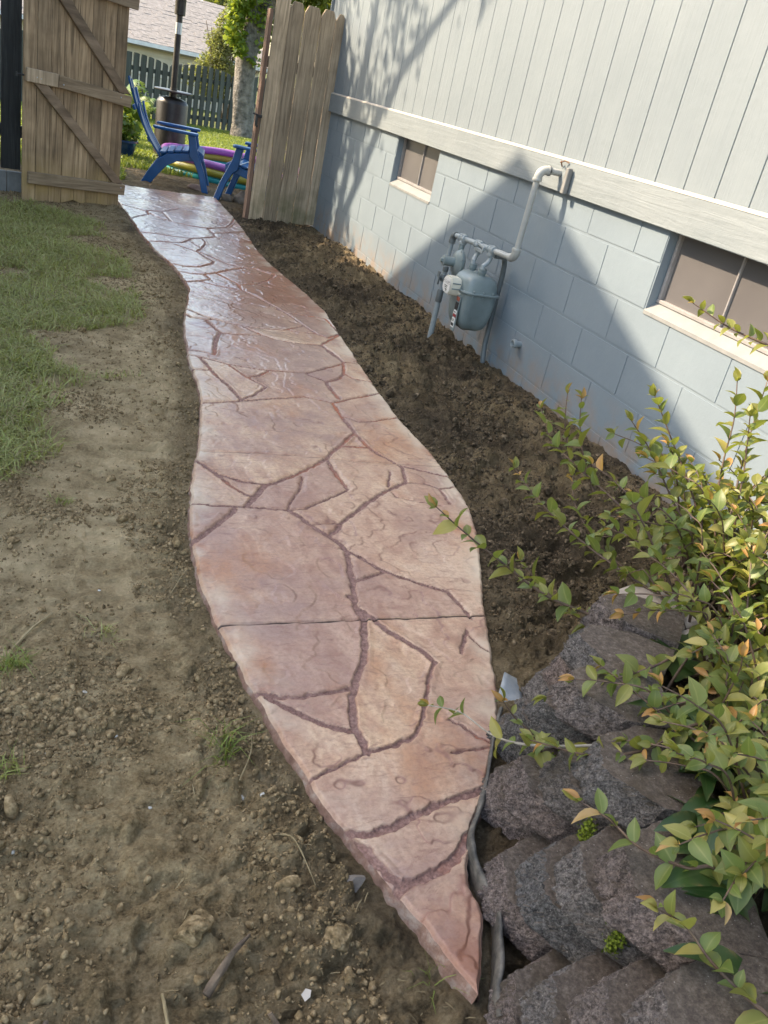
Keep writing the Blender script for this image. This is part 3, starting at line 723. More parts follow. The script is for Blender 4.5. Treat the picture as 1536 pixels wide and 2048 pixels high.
f1 = vn(PX * 3.1, PY * 3.1, 51) + .55 * vn(PX * 7 + 2 * vn(PX * 3, PY * 3, 53), PY * 7, 52) + .22 * vn(PX * 19, PY * 19, 59) + .08 * vn(PX * 50, PY * 50, 63)
terr = f1 * 3.2
terr = np.floor(terr) + sst(.86, 1.0, terr - np.floor(terr))
relief = (terr / 3.2 - .9) * .0085 + (fbm(PX * 18, PY * 18, 54, 3) - .5) * .0030
relief = relief + (fbm(PX * 60, PY * 60, 55, 2) - .5) * .0012
fr_ = f1 * 3.2 - np.floor(f1 * 3.2)
ridge = np.exp(-((fr_ - .92) / .045) ** 2) * sst(.50, .62, fbm(PX * 5, PY * 5, 57, 3))
edge_in = sst(0.0025, -.0025, dist)
depth = .0070
PZ = SLAB + relief * sst(0, .02, dist) - depth * edge_in - .0014 * np.exp(-(np.maximum(dist, 0) / .007) ** 2)
PZ = PZ + edge_in * (fbm(PX * 90, PY * 90, 56, 2) - .5) * .004
PZ = PZ - .007 * sst(.0025, -.0005, saw)
du = np.minimum(uu * (XR - XL)[:, None], (1 - uu) * (XR - XL)[:, None])
PZ = PZ - .008 * np.exp(-(du / .0045) ** 2)
ny_, nx_ = PX.shape
pid = np.arange(ny_ * nx_).reshape(ny_, nx_)
Q = np.stack([pid[:-1, :-1], pid[:-1, 1:], pid[1:, 1:], pid[1:, :-1]], -1)
cen = lambda A: .25 * (A[:-1, :-1] + A[:-1, 1:] + A[1:, 1:] + A[1:, :-1])
gro = (cen(dist) < .0015) | (cen(saw) < .0012)
# connected stones
lab = np.zeros(gro.shape, int)
cur = 0
H_, W_ = gro.shape
gl = gro.tolist(); ll = [[0] * W_ for _ in range(H_)]
sizes = [0]
for r0 in range(H_):
    for c0 in range(W_):
        if gl[r0][c0] or ll[r0][c0]: continue
        cur += 1; st = [(r0, c0)]; ll[r0][c0] = cur; cnt = 0
        while st:
            r, c = st.pop(); cnt += 1
            for rr, cc in ((r + 1, c), (r - 1, c), (r, c + 1), (r, c - 1)):
                if 0 <= rr < H_ and 0 <= cc < W_ and not gl[rr][cc] and not ll[rr][cc]:
                    ll[rr][cc] = cur; st.append((rr, cc))
        sizes.append(cnt)
lab = np.array(ll)
small = np.array([s < 130 for s in sizes]); small[0] = True
lab[small[lab]] = 0
PV = np.stack([PX, PY, PZ], -1).reshape(-1, 3)
du_x = np.gradient(np.stack([PX, PY, PZ], -1), axis=1); du_y = np.gradient(np.stack([PX, PY, PZ], -1), axis=0)
PN = np.cross(du_x, du_y); PN /= np.linalg.norm(PN, axis=-1, keepdims=True) + 1e-12
PN[PN[..., 2] < 0] *= -1
PN = PN.reshape(-1, 3)
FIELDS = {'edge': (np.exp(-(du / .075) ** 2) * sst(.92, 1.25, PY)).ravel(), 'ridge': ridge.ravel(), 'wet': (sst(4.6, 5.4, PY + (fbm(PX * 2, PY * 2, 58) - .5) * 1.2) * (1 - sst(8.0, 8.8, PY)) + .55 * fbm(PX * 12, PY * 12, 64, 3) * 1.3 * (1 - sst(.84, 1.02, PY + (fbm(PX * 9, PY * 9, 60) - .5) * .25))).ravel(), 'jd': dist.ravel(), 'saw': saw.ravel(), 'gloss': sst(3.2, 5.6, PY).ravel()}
def submesh(name, quads, tone):
    used, inv = np.unique(quads.ravel(), return_inverse=True)
    me = mesh_np(name, PV[used], inv.reshape(-1, 4), M_PATH, True)
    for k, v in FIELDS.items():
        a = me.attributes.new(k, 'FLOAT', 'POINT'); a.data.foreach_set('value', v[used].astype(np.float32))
    a = me.attributes.new('tone', 'FLOAT', 'POINT'); a.data.foreach_set('value', np.full(len(used), tone, np.float32))
    me.normals_split_custom_set_from_vertices([tuple(v) for v in PN[used]])
    return me
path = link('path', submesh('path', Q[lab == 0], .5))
tag(path, 'curving stamped concrete path in pinkish tan flagstone pattern, sealed and glossy', None, None, 'structure')
for k in np.unique(lab):
    if k == 0: continue
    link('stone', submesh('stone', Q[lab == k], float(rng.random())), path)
# the slab's sides
def side(name, bx, flip, out):
    V = []; m = len(rows)
    yy = PY[:, 0] if not flip else PY[:, -1]
    zz = PZ[:, 0] if not flip else PZ[:, -1]
    levels = [(0, zz), (out * .35, SLAB - .022 + 0 * zz), (out * .6, SLAB - .045 + 0 * zz), (out * 1.2, SLAB - .16 + 0 * zz)]
    for j, (o, z) in enumerate(levels):
        wob = (vn(rows * 60, rows * 0 + j * 3, 61) - .5) * .006 * (j > 0)
        V.append(np.stack([bx + o + wob, yy, z], -1))
    V = np.concatenate(V)
    i = np.arange(m - 1)
    Fq = np.concatenate([np.stack([j * m + i, j * m + i + 1, (j + 1) * m + i + 1, (j + 1) * m + i], -1) for j in range(3)])
    link(name, mesh_np(name, V, Fq, M_EDGE, True), path)
side('slab_side', XL, False, -.012)
side('slab_side', XR, True, .012)
er = np.stack([PX[-1], PY[-1], PZ[-1]], -1); eb = er.copy(); eb[:, 2] = -.26
i = np.arange(NU)
link('slab_side', mesh_np('slab_side', np.concatenate([er, eb]), np.stack([i, i + 1, i + NU + 2, i + NU + 1], -1), M_EDGE), path)

# ------------------------------------------------------------------ retaining wall of split-face blocks
def split_block_mesh(seed, w=.262, d=.20, h=.100):
    """three-faceted front (towards -y), smooth top, displaced rough faces"""
    rs = np.random.default_rng(seed)
    prof = [(-w / 2, d), (-w / 2, .092), (-w * .20, .002), (w * .20, .002), (w / 2, .092), (w / 2, d)]
    pts = []
    for (a, b), (c, e), nseg in zip(prof[:-1], prof[1:], (2, 22, 28, 22, 2)):
        for k in range(nseg):
            t = k / nseg
            pts.append((a + (c - a) * t, b + (e - b) * t))
    pts.append(prof[-1])
    P = np.array(pts); m = len(P); L = 18
    V = []
    ox, oy = rs.random(2) * 50
    for j in range(L + 1):
        t = j / L
        z = h * t
        s = np.arange(m) / m
        front = np.clip((.16 - P[:, 1]) / .05, 0, 1)
        nzz = fbm(P[:, 0] * 22 + ox, z * 22 + P[:, 1] * 14 + oy, seed % 7, 3) - .5
        n2 = np.abs(fbm(P[:, 0] * 60 + ox, z * 60 + P[:, 1] * 40 + oy, seed % 5, 2) - .5)
        bulge = .012 * (1 - (2 * t - 1) ** 2)
        q = P.copy()
        n3 = fbm(P[:, 0] * 150 + ox, z * 150 + P[:, 1] * 110 + oy, seed % 3, 2) - .5
        q[:, 1] -= front * (bulge * .1 + (.030 * np.clip((1 - t) / .72, 0, 1) ** .9 - .046 * np.clip((.30 - t) / .30, 0, 1) ** 1.3) + nzz * .016 - n2 * .022 + n3 * .015 - .002)
        q[:, 0] += front * (fbm(P[:, 1] * 30 + ox, z * 30 + P[:, 0] * 11, 3, 2) - .5) * .012
        zz = z + (0 if j in (0,) else (vn(P[:, 0] * 40 + ox, P[:, 1] * 40, 2) - .5) * .004 * (j == L))
        V.append(np.stack([q[:, 0], q[:, 1], np.full(m, z) if np.isscalar(zz) else zz], -1))
    V = np.concatenate(V)
    Fq = []
    for j in range(L):
        for k in range(m - 1):
            Fq.append((j * m + k, j * m + k + 1, (j + 1) * m + k + 1, (j + 1) * m + k))
        Fq.append((j * m + m - 1, j * m, (j + 1) * m, (j + 1) * m + m - 1))
    bm = bmesh.new()
    vs = [bm.verts.new(v) for v in V]
    for f in Fq: bm.faces.new([vs[q] for q in f])
    bm.faces.new([vs[L * m + k] for k in range(m)])
    bm.faces.new([vs[k] for k in reversed(range(m))])
    bmesh.ops.triangulate(bm, faces=[f for f in bm.faces if len(f.verts) > 4])
    return bm_mesh('block', bm, M_SPLIT)
rw = empty('retaining_wall', (-1.5, .9, -.1), 'low curved wall of dark split-face concrete blocks stepping back beside the path', 'retaining wall')
bmeshes = [split_block_mesh(s) for s in range(8)]
WALL_BASE = [(-1.95, .08), (-1.83, .32), (-1.72, .56), (-1.612, .795), (-1.510, 1.045), (-1.412, 1.262), (-1.318, 1.375), (-1.165, 1.445), (-1.02, 1.56)]
NC, HC = 4, .100
for c in range(NC):
    top = .25 - HC * (NC - 1 - c)
    sh = (NC - 1 - c)
    for i in range(len(WALL_TOP) - 1):
        f_ = sh / (NC - 1)
        a = Vector((*WALL_TOP[i], 0)).lerp(Vector((*WALL_BASE[i], 0)), f_); b = Vector((*WALL_TOP[i + 1], 0)).lerp(Vector((*WALL_BASE[i + 1], 0)), f_)
        off = Vector((0, 0, 0))
        d_ = (b - a)
        x_ = d_.normalized()
        y_ = Vector((x_.y, -x_.x, 0))          # into the bed
        mid_ = (a + b) / 2 + off + y_ * -.012 + Vector((random.uniform(-.004, .004), random.uniform(-.004, .004), 0))
        # blocks measured from the notch line: front lies 0.085 in front of it
        mid_ = mid_ - y_ * .050
        o = link('block', random.choice(bmeshes), rw)
        ang = math.atan2(x_.y, x_.x) + random.uniform(-.03, .03)
        # local -y is the face: turn so that local +y points into the bed
        M = frame(mid_ + Vector((0, 0, top - HC)), x_ * -1 if False else x_, None, (0, 0, 1))
        yv = M.to_3x3() @ Vector((0, 1, 0))
        if yv.dot(y_) < 0:
            M = frame(mid_ + Vector((0, 0, top - HC)), -x_, None, (0, 0, 1))
        M = M @ Matrix.Rotation(random.uniform(-.04, .04), 4, 'Z') @ Matrix.Rotation(random.uniform(-.02, .02), 4, 'Y')
        sc = d_.length / .262
        M = M @ Matrix.Translation((random.uniform(-.004, .004), random.uniform(-.010, .010), .003)) @ Matrix.Diagonal((sc * .955, 1, .945, 1))
        o.matrix_basis = M
# moss in the notches
def moss_clump(p, n, r, h):
    V = []; Fs = []
    for k in range(n):
        c = Vector(p) + Vector((random.gauss(0, r), random.gauss(0, r), random.uniform(-h, h)))
        s = random.uniform(.0012, .0028)
        q = Euler((random.uniform(0, 6), random.uniform(0, 6), random.uniform(0, 6))).to_matrix()
        b0 = len(V)
        for v in ((-1, -1, 0), (1, -1, 0), (1, 1, .4), (-1, 1, .4)):
            V.append(c + q @ (Vector(v) * s))
        Fs.append((b0, b0 + 1, b0 + 2, b0 + 3))
    return V, Fs
V = []; Fs = []
for p in ((-1.345, 1.285, .05), (-1.34, 1.30, .02), (-1.425, 1.10, .06), (-1.43, 1.13, .03), (-1.505, .89, .10), (-1.60, .66, .12), (-1.22, 1.42, .10)):
    v, f = moss_clump(p, 260, .007, .022)
    b0 = len(V); V += v; Fs += [tuple(q + b0 for q in t) for t in f]
tag(link('moss', mesh_np('moss', [tuple(v) for v in V], Fs, M_MOSS), rw), kind='stuff')

# ------------------------------------------------------------------ house
house = empty('house', (0, 3, -.12), 'grey painted house side wall of concrete block below grooved vertical siding', 'house')
B = .2032
Y0, Y1 = -2.2, 8.93
wins = [(5.751, 6.587), (2.315, 3.136)]
ZS, ZF = .610, .957
# mortar backing, with openings left for the two windows
bm = bmesh.new()
def slab(y0, y1, z0, z1, x0=.0026, x1=.16):
    add_box(bm, ((x0 + x1) / 2, (y0 + y1) / 2, (z0 + z1) / 2), (x1 - x0, y1 - y0, z1 - z0))
slab(Y0, Y1, -.5, ZS)
edges = [Y0] + [v for w in sorted(wins) for v in w] + [Y1]
for a, b in zip(edges[::2], edges[1::2]): slab(a, b, ZS, 1.0)
foundation = link('foundation', bm_mesh('foundation', bm, M_MORTAR), house)
def block_mesh(w, h):
    bm = bmesh.new()
    add_box(bm, (.02, 0, 0), (.04, w, h), None, .0035, 2)
    return bm_mesh('block', bm, M_BLOCK)
cache = {}
y_ref = 3.5433
for k in range(-2, 5):                         # course k spans z = k*B .. (k+1)*B
    z0 = k * B
    z1 = z0 + B if k < 4 else z0 + B
    shift = 0 if k in (1, 3, -1) else B
    nA = int((Y0 - y_ref) / (2 * B)) - 1
    for i_ in range(nA, nA + 31):
        a = y_ref + shift + i_ * 2 * B; b = a + 2 * B
        segs = [(a, b)]
        if k >= 3:
            for w0, w1 in wins:
                ns = []
                for s0, s1 in segs:
                    if s1 <= w0 or s0 >= w1: ns.append((s0, s1)); continue
                    if s0 < w0: ns.append((s0, w0 + .0025))
                    if s1 > w1: ns.append((w1 - .0025, s1))
                segs = ns
        for s0, s1 in segs:
            s0 = max(s0, Y0); s1 = min(s1, Y1)
            if s1 - s0 < .03: continue
            w = round(s1 - s0 - .003, 3); h = round(z1 - z0 - .006, 3)
            if (w, h) not in cache: cache[(w, h)] = block_mesh(w, h)
            o = link('block', cache[(w, h)], foundation)
            o.location = (random.uniform(-.0006, .0006), (s0 + s1) / 2, (z0 + z1) / 2)
# windows
for w0, w1 in wins:
    wd = empty('window', (0, (w0 + w1) / 2, ZS)); attach(wd, house) if False else None
    wd.parent = house; wd.matrix_parent_inverse = Matrix.Translation(-Vector(house.location))
    prism('window_sill', [(-.004, -.012), (-.004, .004), (.052, .042), (.052, -.012)], w0 + .002, w1 - .002, M_SILL, wd,
          Matrix(((1, 0, 0, 0), (0, 0, 1, 0), (0, 1, 0, ZS), (0, 0, 0, 1))))
    for y in (w0 + .0015, w1 - .0015):
        box('jamb', (.08, y, (ZS + ZF) / 2 + .02), (.155, .003, ZF - ZS + .04), M_BLOCK, wd, None, 0)
    bm = bmesh.new()
    zb, zt = ZS + .043, ZF + .02
    t = .017
    add_box(bm, (.056, (w0 + w1) / 2, zb + t / 2), (.024, w1 - w0 - .008, t), None, .002)
    add_box(bm, (.056, (w0 + w1) / 2, zt - t / 2), (.024, w1 - w0 - .008, t), None, .002)
    for y in (w0 + .006 + t / 2, w1 - .006 - t / 2):
        add_box(bm, (.0565, y, (zb + zt) / 2), (.023, t, zt - zb - 2 * t - .002), None, .002)
    link('window_frame', bm_mesh('window_frame', bm, M_ALU), wd)
    box('mullion', (.058, w0 + (w1 - w0) * .49, (zb + zt) / 2), (.014, .009, zt - zb - 2 * t - .004), M_ALU, wd, None, .002)
    box('pane', (.066, (w0 + w1) / 2, (zb + zt) / 2), (.004, w1 - w0 - .04, zt - zb - 2 * t), M_SCREEN, wd, None, 0)
# trim board, caulk and siding
bm = bmesh.new()
add_box(bm, (-.0125, (Y0 + Y1) / 2, (ZF + 1.1075) / 2), (.034, Y1 - Y0, 1.1075 - ZF), None, .003, 2)
link('trim_board', bm_mesh('trim_board', bm, M_FASCIA), house)
prism('caulk_line', [(-.029, 1.1075), (-.024, 1.116), (-.012, 1.121), (-.010, 1.1075)], Y0, Y1, M_CAULK, house,
      Matrix(((1, 0, 0, 0), (0, 0, 1, 0), (0, 1, 0, 0), (0, 0, 0, 1))))
box('sheathing', (.08, (Y0 + Y1) / 2, 2.15), (.16, Y1 - Y0, 2.3), M_SIDING, house, None, 0)
g0, gs = 4.1579, .2036
sid = {}
yy = g0 - gs * 40
while yy < Y1:
    a, b = max(yy, Y0), min(yy + gs, Y1)
    yy += gs
    if b - a < .02: continue
    w = round(b - a - .0045, 4)
    if w not in sid:
        bm = bmesh.new(); add_box(bm, (-.003, 0, 0), (.006, w, 2.18), None, .0018, 1)
        sid[w] = bm_mesh('siding_board', bm, M_SIDING)
    o = link('siding_board', sid[w], house)
    o.location = (0, (a + b) / 2, 1.110 + 1.09)
# corner board, end wall, far walls and roof
box('corner_board', (-.004, Y1 + .012, 2.2), (.05, .024, 2.18), M_FASCIA, house)
box('end_wall', (3.08, Y1 - .085, 1.4), (5.8, .16, 3.8), M_SIDING, house, None, 0)
box('end_wall', (3.08, Y0 + .085, 1.4), (5.8, .16, 3.8), M_SIDING, house, None, 0)
box('back_wall', (6.06, (Y0 + Y1) / 2, 1.4), (.16, Y1 - Y0, 3.8), M_SIDING, house, None, 0)
M_SHINGLE = simple('grey_shingle', (.16, .14, .13), (.30, .26, .24), 5, .9, 30, .6)
prism('roof', [(-.30, 3.30), (3.0, 4.9), (6.3, 3.30), (6.3, 3.42), (3.0, 5.05), (-.30, 3.42)], Y0 - .3, Y1 + .3, M_SHINGLE, house,
      Matrix(((1, 0, 0, 0), (0, 0, 1, 0), (0, 1, 0, 0), (0, 0, 0, 1))))

# neighbour's gabled house at the left; its roof throws the pointed shade on the wall
nb = empty('neighbour_house', (-8, 7, -.15), 'gabled cream house standing across the lawn, shading the grey wall', 'house')
MYZ = Matrix(((0, 0, 1, 0), (1, 0, 0, 0), (0, 1, 0, 0), (0, 0, 0, 1)))   # local x->Y, y->Z, z->X
apY, apZ = 4.56 + 3.30, 1.06 + 5.58
gab = [(apY - 5.8, -.3), (apY + 3.8, -.3), (apY + 3.8, apZ - .65 * 3.8 - .22), (apY, apZ - .22), (apY - 5.8, apZ - .412 * 5.8 - .22)]
M_CREAM = NT('cream_lap_siding')
n = M_CREAM
z = n.new('ShaderNodeSeparateXYZ', None, Vector=n.pos()).outputs['Z']
M_CREAM = n.put(n.ramp(n.noise(1.5, 4, .5), [(.3, (.58, .53, .43)), (.7, (.66, .61, .51))]), .6)
prism('wall', gab, -16, -6.35, M_CREAM, nb, MYZ)
rf = [(apY - 6.1, apZ - .412 * 6.1), (apY, apZ), (apY + 4.1, apZ - .65 * 4.1), (apY + 4.1, apZ - .65 * 4.1 - .2), (apY, apZ - .21), (apY - 6.1, apZ - .412 * 6.1 - .2)]
prism('roof', rf, -16.4, -6.0, M_SHINGLE, nb, MYZ)
for yv in (5.2, 8.6):
    f_ = box('window', (-6.34, yv, 2.0), (.05, 1.0, 1.2), M_FASCIA, nb)
    box('pane', (-6.312, yv, 2.0), (.02, .86, 1.06), M_SCREEN, f_)
# ------------------------------------------------------------------ gate (swung open towards us)
GO = Vector((-2.645, 7.663, 0)); GD = Vector((.77, .40, 0)).normalized()
GN = Vector((GD.y, -GD.x, 0))                  # towards the camera
gate = empty('gate', (-1.885, 8.058, -.12), 'open weathered wooden gate with Z-braced back, notched along the bottom', 'gate')
GM = Matrix((GD, Vector((0, 0, 1)), GN)).transposed().to_4x4(); GM.translation = GO   # local x along, y up, z to camera
GL = .857
sb = [0, .106, .218, .326, .441, .547, .653, .754, GL]
bots = [(-.126, -.121), (-.120, -.117), (-.113, -.114), (-.117, -.085), (-.088, -.130), (-.128, -.130), (-.127, -.126), (-.129, -.132)]
for i_ in range(8):
    a, b = sb[i_] + .0016, sb[i_ + 1] - .0016
    z0, z1 = bots[i_]
    dz = random.uniform(-.004, .004)
    tp = 1.70 + dz
    poly = [(a, z0), (b, z1), (b, tp - .035), (b - .028, tp), (a + .028, tp), (a, tp - .035)]
    prism('board', poly, -.018 + random.uniform(-.0015, .0015), .0 + random.uniform(-.0015, .0015), M_GATE, gate, GM, .002)
def plank(name, p, q, w, z0, z1, mat, parent, M, ext=0.0, bevel=.003):
    p, q = Vector((*p, 0)), Vector((*q, 0))
    d = (q - p).normalized(); nrm = Vector((-d.y, d.x, 0))
    pts = [p - d * ext + nrm * w / 2, q + d * ext + nrm * w / 2, q + d * ext - nrm * w / 2, p - d * ext - nrm * w / 2]
    return prism(name, [(v.x, v.y) for v in pts], z0, z1, mat, parent, M, bevel)
plank('rail', (.262, .796), (.90, .728), .088, .003, .040, M_RAIL, gate, GM)
bl = plank('rail', (.012, .806), (.256, .797), .094, .004, .046, M_PICKET, gate, GM)
bl['label'] = 'paler short block of new wood at the latch side'
plank('rail', (.036, .070), (.888, .030), .088, .003, .040, M_RAIL, gate, GM)
plank('rail', (.02, 1.50), (.915, 1.446), .092, .003, .040, M_RAIL, gate, GM)
prism('brace', [(.150, 1.455), (.262, 1.450), (.895, .780), (.788, .787)], .0035, .038, M_BRACE, gate, GM, .003)
prism('brace', [(.070, .755), (.180, .752), (.872, .080), (.776, .080)], .0035, .038, M_BRACE, gate, GM, .003)
bm = bmesh.new()
for (x, y) in ((.085, .797), (.118, .792), (.846, .047), (.80, .752), (.30, .776), (.72, 1.468)):
    add_lathe(bm, [(.006, 0), (.006, .004), (.003, .006)], GM @ Vector((x, y, .041)), GN, 8)
link('nail', bm_mesh('nail', bm, M_STEEL), gate)
bm = bmesh.new()
add_tube(bm, [GM @ Vector(v) for v in ((-.055, .795, .0), (-.03, .797, .0), (.004, .797, .0))], [.006, .007, .007], 8)
add_box(bm, GM @ Vector((-.052, .795, 0)), (.012, .012, .030))
link('latch_bolt', bm_mesh('latch_bolt', bm, M_BLACK, 40), gate)

# ------------------------------------------------------------------ fence panel beside the house
fl = Vector((.70, .105, 0)).normalized()
FO = Vector((-.686, 8.405, 0)); FN = Vector((fl.y, -fl.x, 0))
FM = Matrix((fl, Vector((0, 0, 1)), FN)).transposed().to_4x4(); FM.translation = FO
fence = empty('fence', (-.35, 8.45, -.12), 'short weathered dog-eared fence panel between the path and the grey house', 'fence')
seams = [.010, .155, .296, .456, .600, .703]
tops_ = [1.80, 1.758, 1.754, 1.759, 1.751]
for i_ in range(5):
    a, b = seams[i_] + .003, seams[i_ + 1] - .003
    tp = tops_[i_]; z0 = -.125 + .008 * i_
    lean = .006
    poly = [(a, z0), (b, z0 + .004), (b, tp - .06), (b - .028, tp), (a + .03, tp + .002), (a, tp - .055)]
    if i_ == 0: poly = [(a, z0), (b, z0), (b + .004, tp), (a + .012, tp)]
    prism('picket', poly, 0, .017 + random.uniform(-.002, .002), M_PICKET, fence, FM, .003)
for z in (.25, 1.25):
    plank('rail', (.02, z), (.70, z), .09, -.042, -.003, M_RAIL, fence, FM)
box('post', FO + fl * -.008 + Vector((0, .035, .76)), (.034, .075, 1.80), M_REDWOOD, fence, Matrix.Rotation(math.atan2(fl.y, fl.x), 3, 'Z'), .004)
bm = bmesh.new()
lp = FO + fl * -.025 + FN * .022
add_box(bm, lp + Vector((.012, 0, .80)), (.060, .012, .026), None, .003)
add_box(bm, lp + Vector((-.005, -.004, .755)), (.022, .016, .085), None, .003)
add_tube(bm, [lp + Vector((-.045, 0, .815)), lp + Vector((-.01, -.006, .812)), lp + Vector((.02, -.004, .80))], .006, 8)
add_lathe(bm, [(.010, 0), (.010, .012), (.006, .016)], lp + Vector((0, -.006, .715)), FN, 10)
link('latch', bm_mesh('latch', bm, M_BLACK, 40), fence)

# fence left of the gate, its boards coloured dark for shade
lf = empty('fence', (-4.2, 7.8, -.12), 'shade-coloured dark board fence behind the open gate at the left, grey board along its foot', 'fence')
d2 = Vector((-1, -.17, 0)).normalized(); L0 = Vector((-2.02, 8.145, 0)); n2 = Vector((d2.y, -d2.x, 0)) * -1
n2 = Vector((.17, -1, 0)).normalized()
LM = Matrix((d2, Vector((0, 0, 1)), n2)).transposed().to_4x4(); LM.translation = L0
k = 0; x = .03
while x < 4.0:
    w = .148
    z0 = .062 + random.uniform(-.006, .006); tp = 1.74 + random.uniform(-.01, .01)
    prism('picket', [(x, z0), (x + w, z0), (x + w, tp - .04), (x + w - .03, tp), (x + .03, tp), (x, tp - .04)], 0, .017, M_SHADEWOOD, lf, LM, .003)
    x += w + (.012 if k % 2 else .007); k += 1
for z in (.35, 1.35):
    plank('rail', (.0, z), (4.0, z), .09, -.042, -.002, M_SHADEWOOD, lf, LM)
for a, b in ((.0, .76), (.765, 2.4), (2.405, 4.0)):
    plank('gravel_board', (a, -.045), (b, -.045), .17, -.03, .012, M_GREYBOARD, lf, LM)
box('post', L0 + Vector((-.06, .06, .80)), (.09, .09, 1.90), M_SHADEWOOD, lf)
bm = bmesh.new()
for z in (.35, 1.35):
    add_box(bm, (-1.955, 8.115, z), (.05, .006, .05), None, .002)
    add_lathe(bm, [(.008, 0), (.008, .07)], (-1.925, 8.10, z - .035), (0, 0, 1), 8)
link('hinge', bm_mesh('hinge', bm, M_BLACK), lf)

# ------------------------------------------------------------------ gas meter on the wall
gm = empty('gas_meter', (-.2, 4.5, -.12), 'grey gas meter with regulator and pipes mounted on the painted block wall', 'gas meter')
def manX(y): return -.155 - .064 * (y - 4.11)
def manZ(y): return .586 - .036 * (y - 4.11)
mp = lambda y, dx=0, dz=0: Vector((manX(y) + dx, y, manZ(y) + dz))
# service pipe from the trim board down to the manifold
top_z = 1.043
c1 = Vector((-.148, 4.10, top_z)); c2 = Vector((-.153, 4.113, manZ(4.113)))
pts = [Vector((-.022, 4.095, top_z))] + arc((0, 4.095, top_z), c1, c2, .035) + arc(c1, c2, mp(4.5), .03) + [mp(4.30)]
sp = tube('service_pipe', pts, .0165, M_PVC, gm, 14)
bm = bmesh.new()
add_tube(bm, arc((0, 4.095, top_z), c1, c2, .046, 7), .0225, 14)
for p_, a_ in ((Vector((-.096, 4.0985, top_z)), (1, 0, 0)), (Vector((-.1485, 4.102, .992)), (0, 0, 1)), (Vector((-.0985, 4.0985, top_z)), (1, 0, 0))):
    add_lathe(bm, [(.0245, -.007), (.0255, -.005), (.0255, .005), (.0245, .007)], p_, a_, 14)
add_tube(bm, arc(c1, c2, mp(4.5), .046, 7), .0225, 14)
add_lathe(bm, [(.0245, -.007), (.0255, -.005), (.0255, .005), (.0245, .007)], c2 + Vector((0, 0, .048)), (0, 0, 1), 14)
link('elbow', bm_mesh('elbow', bm, M_PVC, 50), sp)
box('wall_plate', (-.050, 3.985, 1.018), (.026, .030, .122), M_GREYBOARD, gm, None, .003)
tube('wire', [(-.034, 4.09, 1.075), (-.05, 4.085, 1.10), (-.06, 4.07, 1.094), (-.048, 4.05, 1.106), (-.034, 4.03, 1.10)], .0035, M_RUST, gm, 6)
# manifold
man = tube('manifold_pipe', [mp(4.26), mp(4.40), mp(4.55), mp(4.70), mp(4.775)], .0155, M_PIPE, gm, 14)
for y in (4.35, 4.50, 4.69):
    bm = bmesh.new()
    add_lathe(bm, [(.020, -.034), (.024, -.032), (.024, -.022), (.0205, -.020), (.0205, .020), (.024, .022), (.024, .032), (.020, .034)], mp(y), mp(5) - mp(4), 14)
    add_lathe(bm, [(.020, -.002), (.0205, .018), (.024, .020), (.024, .032), (.020, .034)], mp(y), (0, 0, -1), 14)
    add_lathe(bm, [(.0215, 0), (.017, .020), (.006, .026)], mp(y), (0, 0, 1), 12)
    link('tee_fitting', bm_mesh('tee_fitting', bm, M_PIPE, 45), man)
bm = bmesh.new()          # lever valve between the two meter connections
add_box(bm, mp(4.425, -.030, .006), (.012, .10, .016), Matrix.Rotation(R(7), 3, 'X'), .003)
add_box(bm, mp(4.425, -.034, -.020), (.008, .085, .022), Matrix.Rotation(R(3), 3, 'X'), .003)
add_lathe(bm, [(.012, 0), (.012, .018), (.007, .024)], mp(4.47, -.018, 0), (-1, 0, 0), 12)
add_lathe(bm, [(.010, 0), (.010, .014)], mp(4.385, -.026, -.01), (-1, 0, 0), 12)
link('valve_lever', bm_mesh('valve_lever', bm, M_PIPE, 40), man)
# riser out of the soil
e1 = Vector((-.201, 4.818, manZ(4.80)))
pts = [mp(4.77)] + arc(mp(4.70), e1, e1 - Vector((0, 0, 1)), .026) + [Vector((-.203, 4.818, .45)), Vector((-.204, 4.815, .30)), Vector((-.205, 4.812, .12)), Vector((-.206, 4.81, -.20))]
ri = tube('riser_pipe', pts, [.0135] * (len(pts) - 3) + [.0135, .0175, .0175], M_PIPE, gm, 14)
bm = bmesh.new()
add_tube(bm, arc(mp(4.70), e1, e1 - Vector((0, 0, 1)), .034), .0195, 12)
add_lathe(bm, [(.018, -.012), (.021, -.010), (.021, .010), (.018, .012)], e1 - Vector((0, 0, .040)), (0, 0, 1), 12)
add_lathe(bm, [(.0165, -.05), (.0205, -.045), (.0205, .02), (.0165, .03)], (-.2045, 4.8135, .20), (0, 0, 1), 12)
add_lathe(bm, [(.0175, -.02), (.023, -.012), (.024, 0), (.023, .012), (.0175, .02)], (-.204, 4.815, .30), (0, 0, 1), 10)
add_lathe(bm, [(.012, -.034), (.012, .034)], (-.204, 4.815, .30), (1, .3, 0), 8)
add_box(bm, (-.238, 4.818, .318), (.008, .030, .036), None, .002)
add_box(bm, (-.240, 4.80, .285), (.008, .012, .05), None, .002)
add_lathe(bm, [(.015, -.016), (.019, -.013), (.019, .013), (.015, .016)], (-.204, 4.8145, .355), (0, 0, 1), 8)
link('shutoff_valve', bm_mesh('shutoff_valve', bm, M_TUBE, 40), ri)
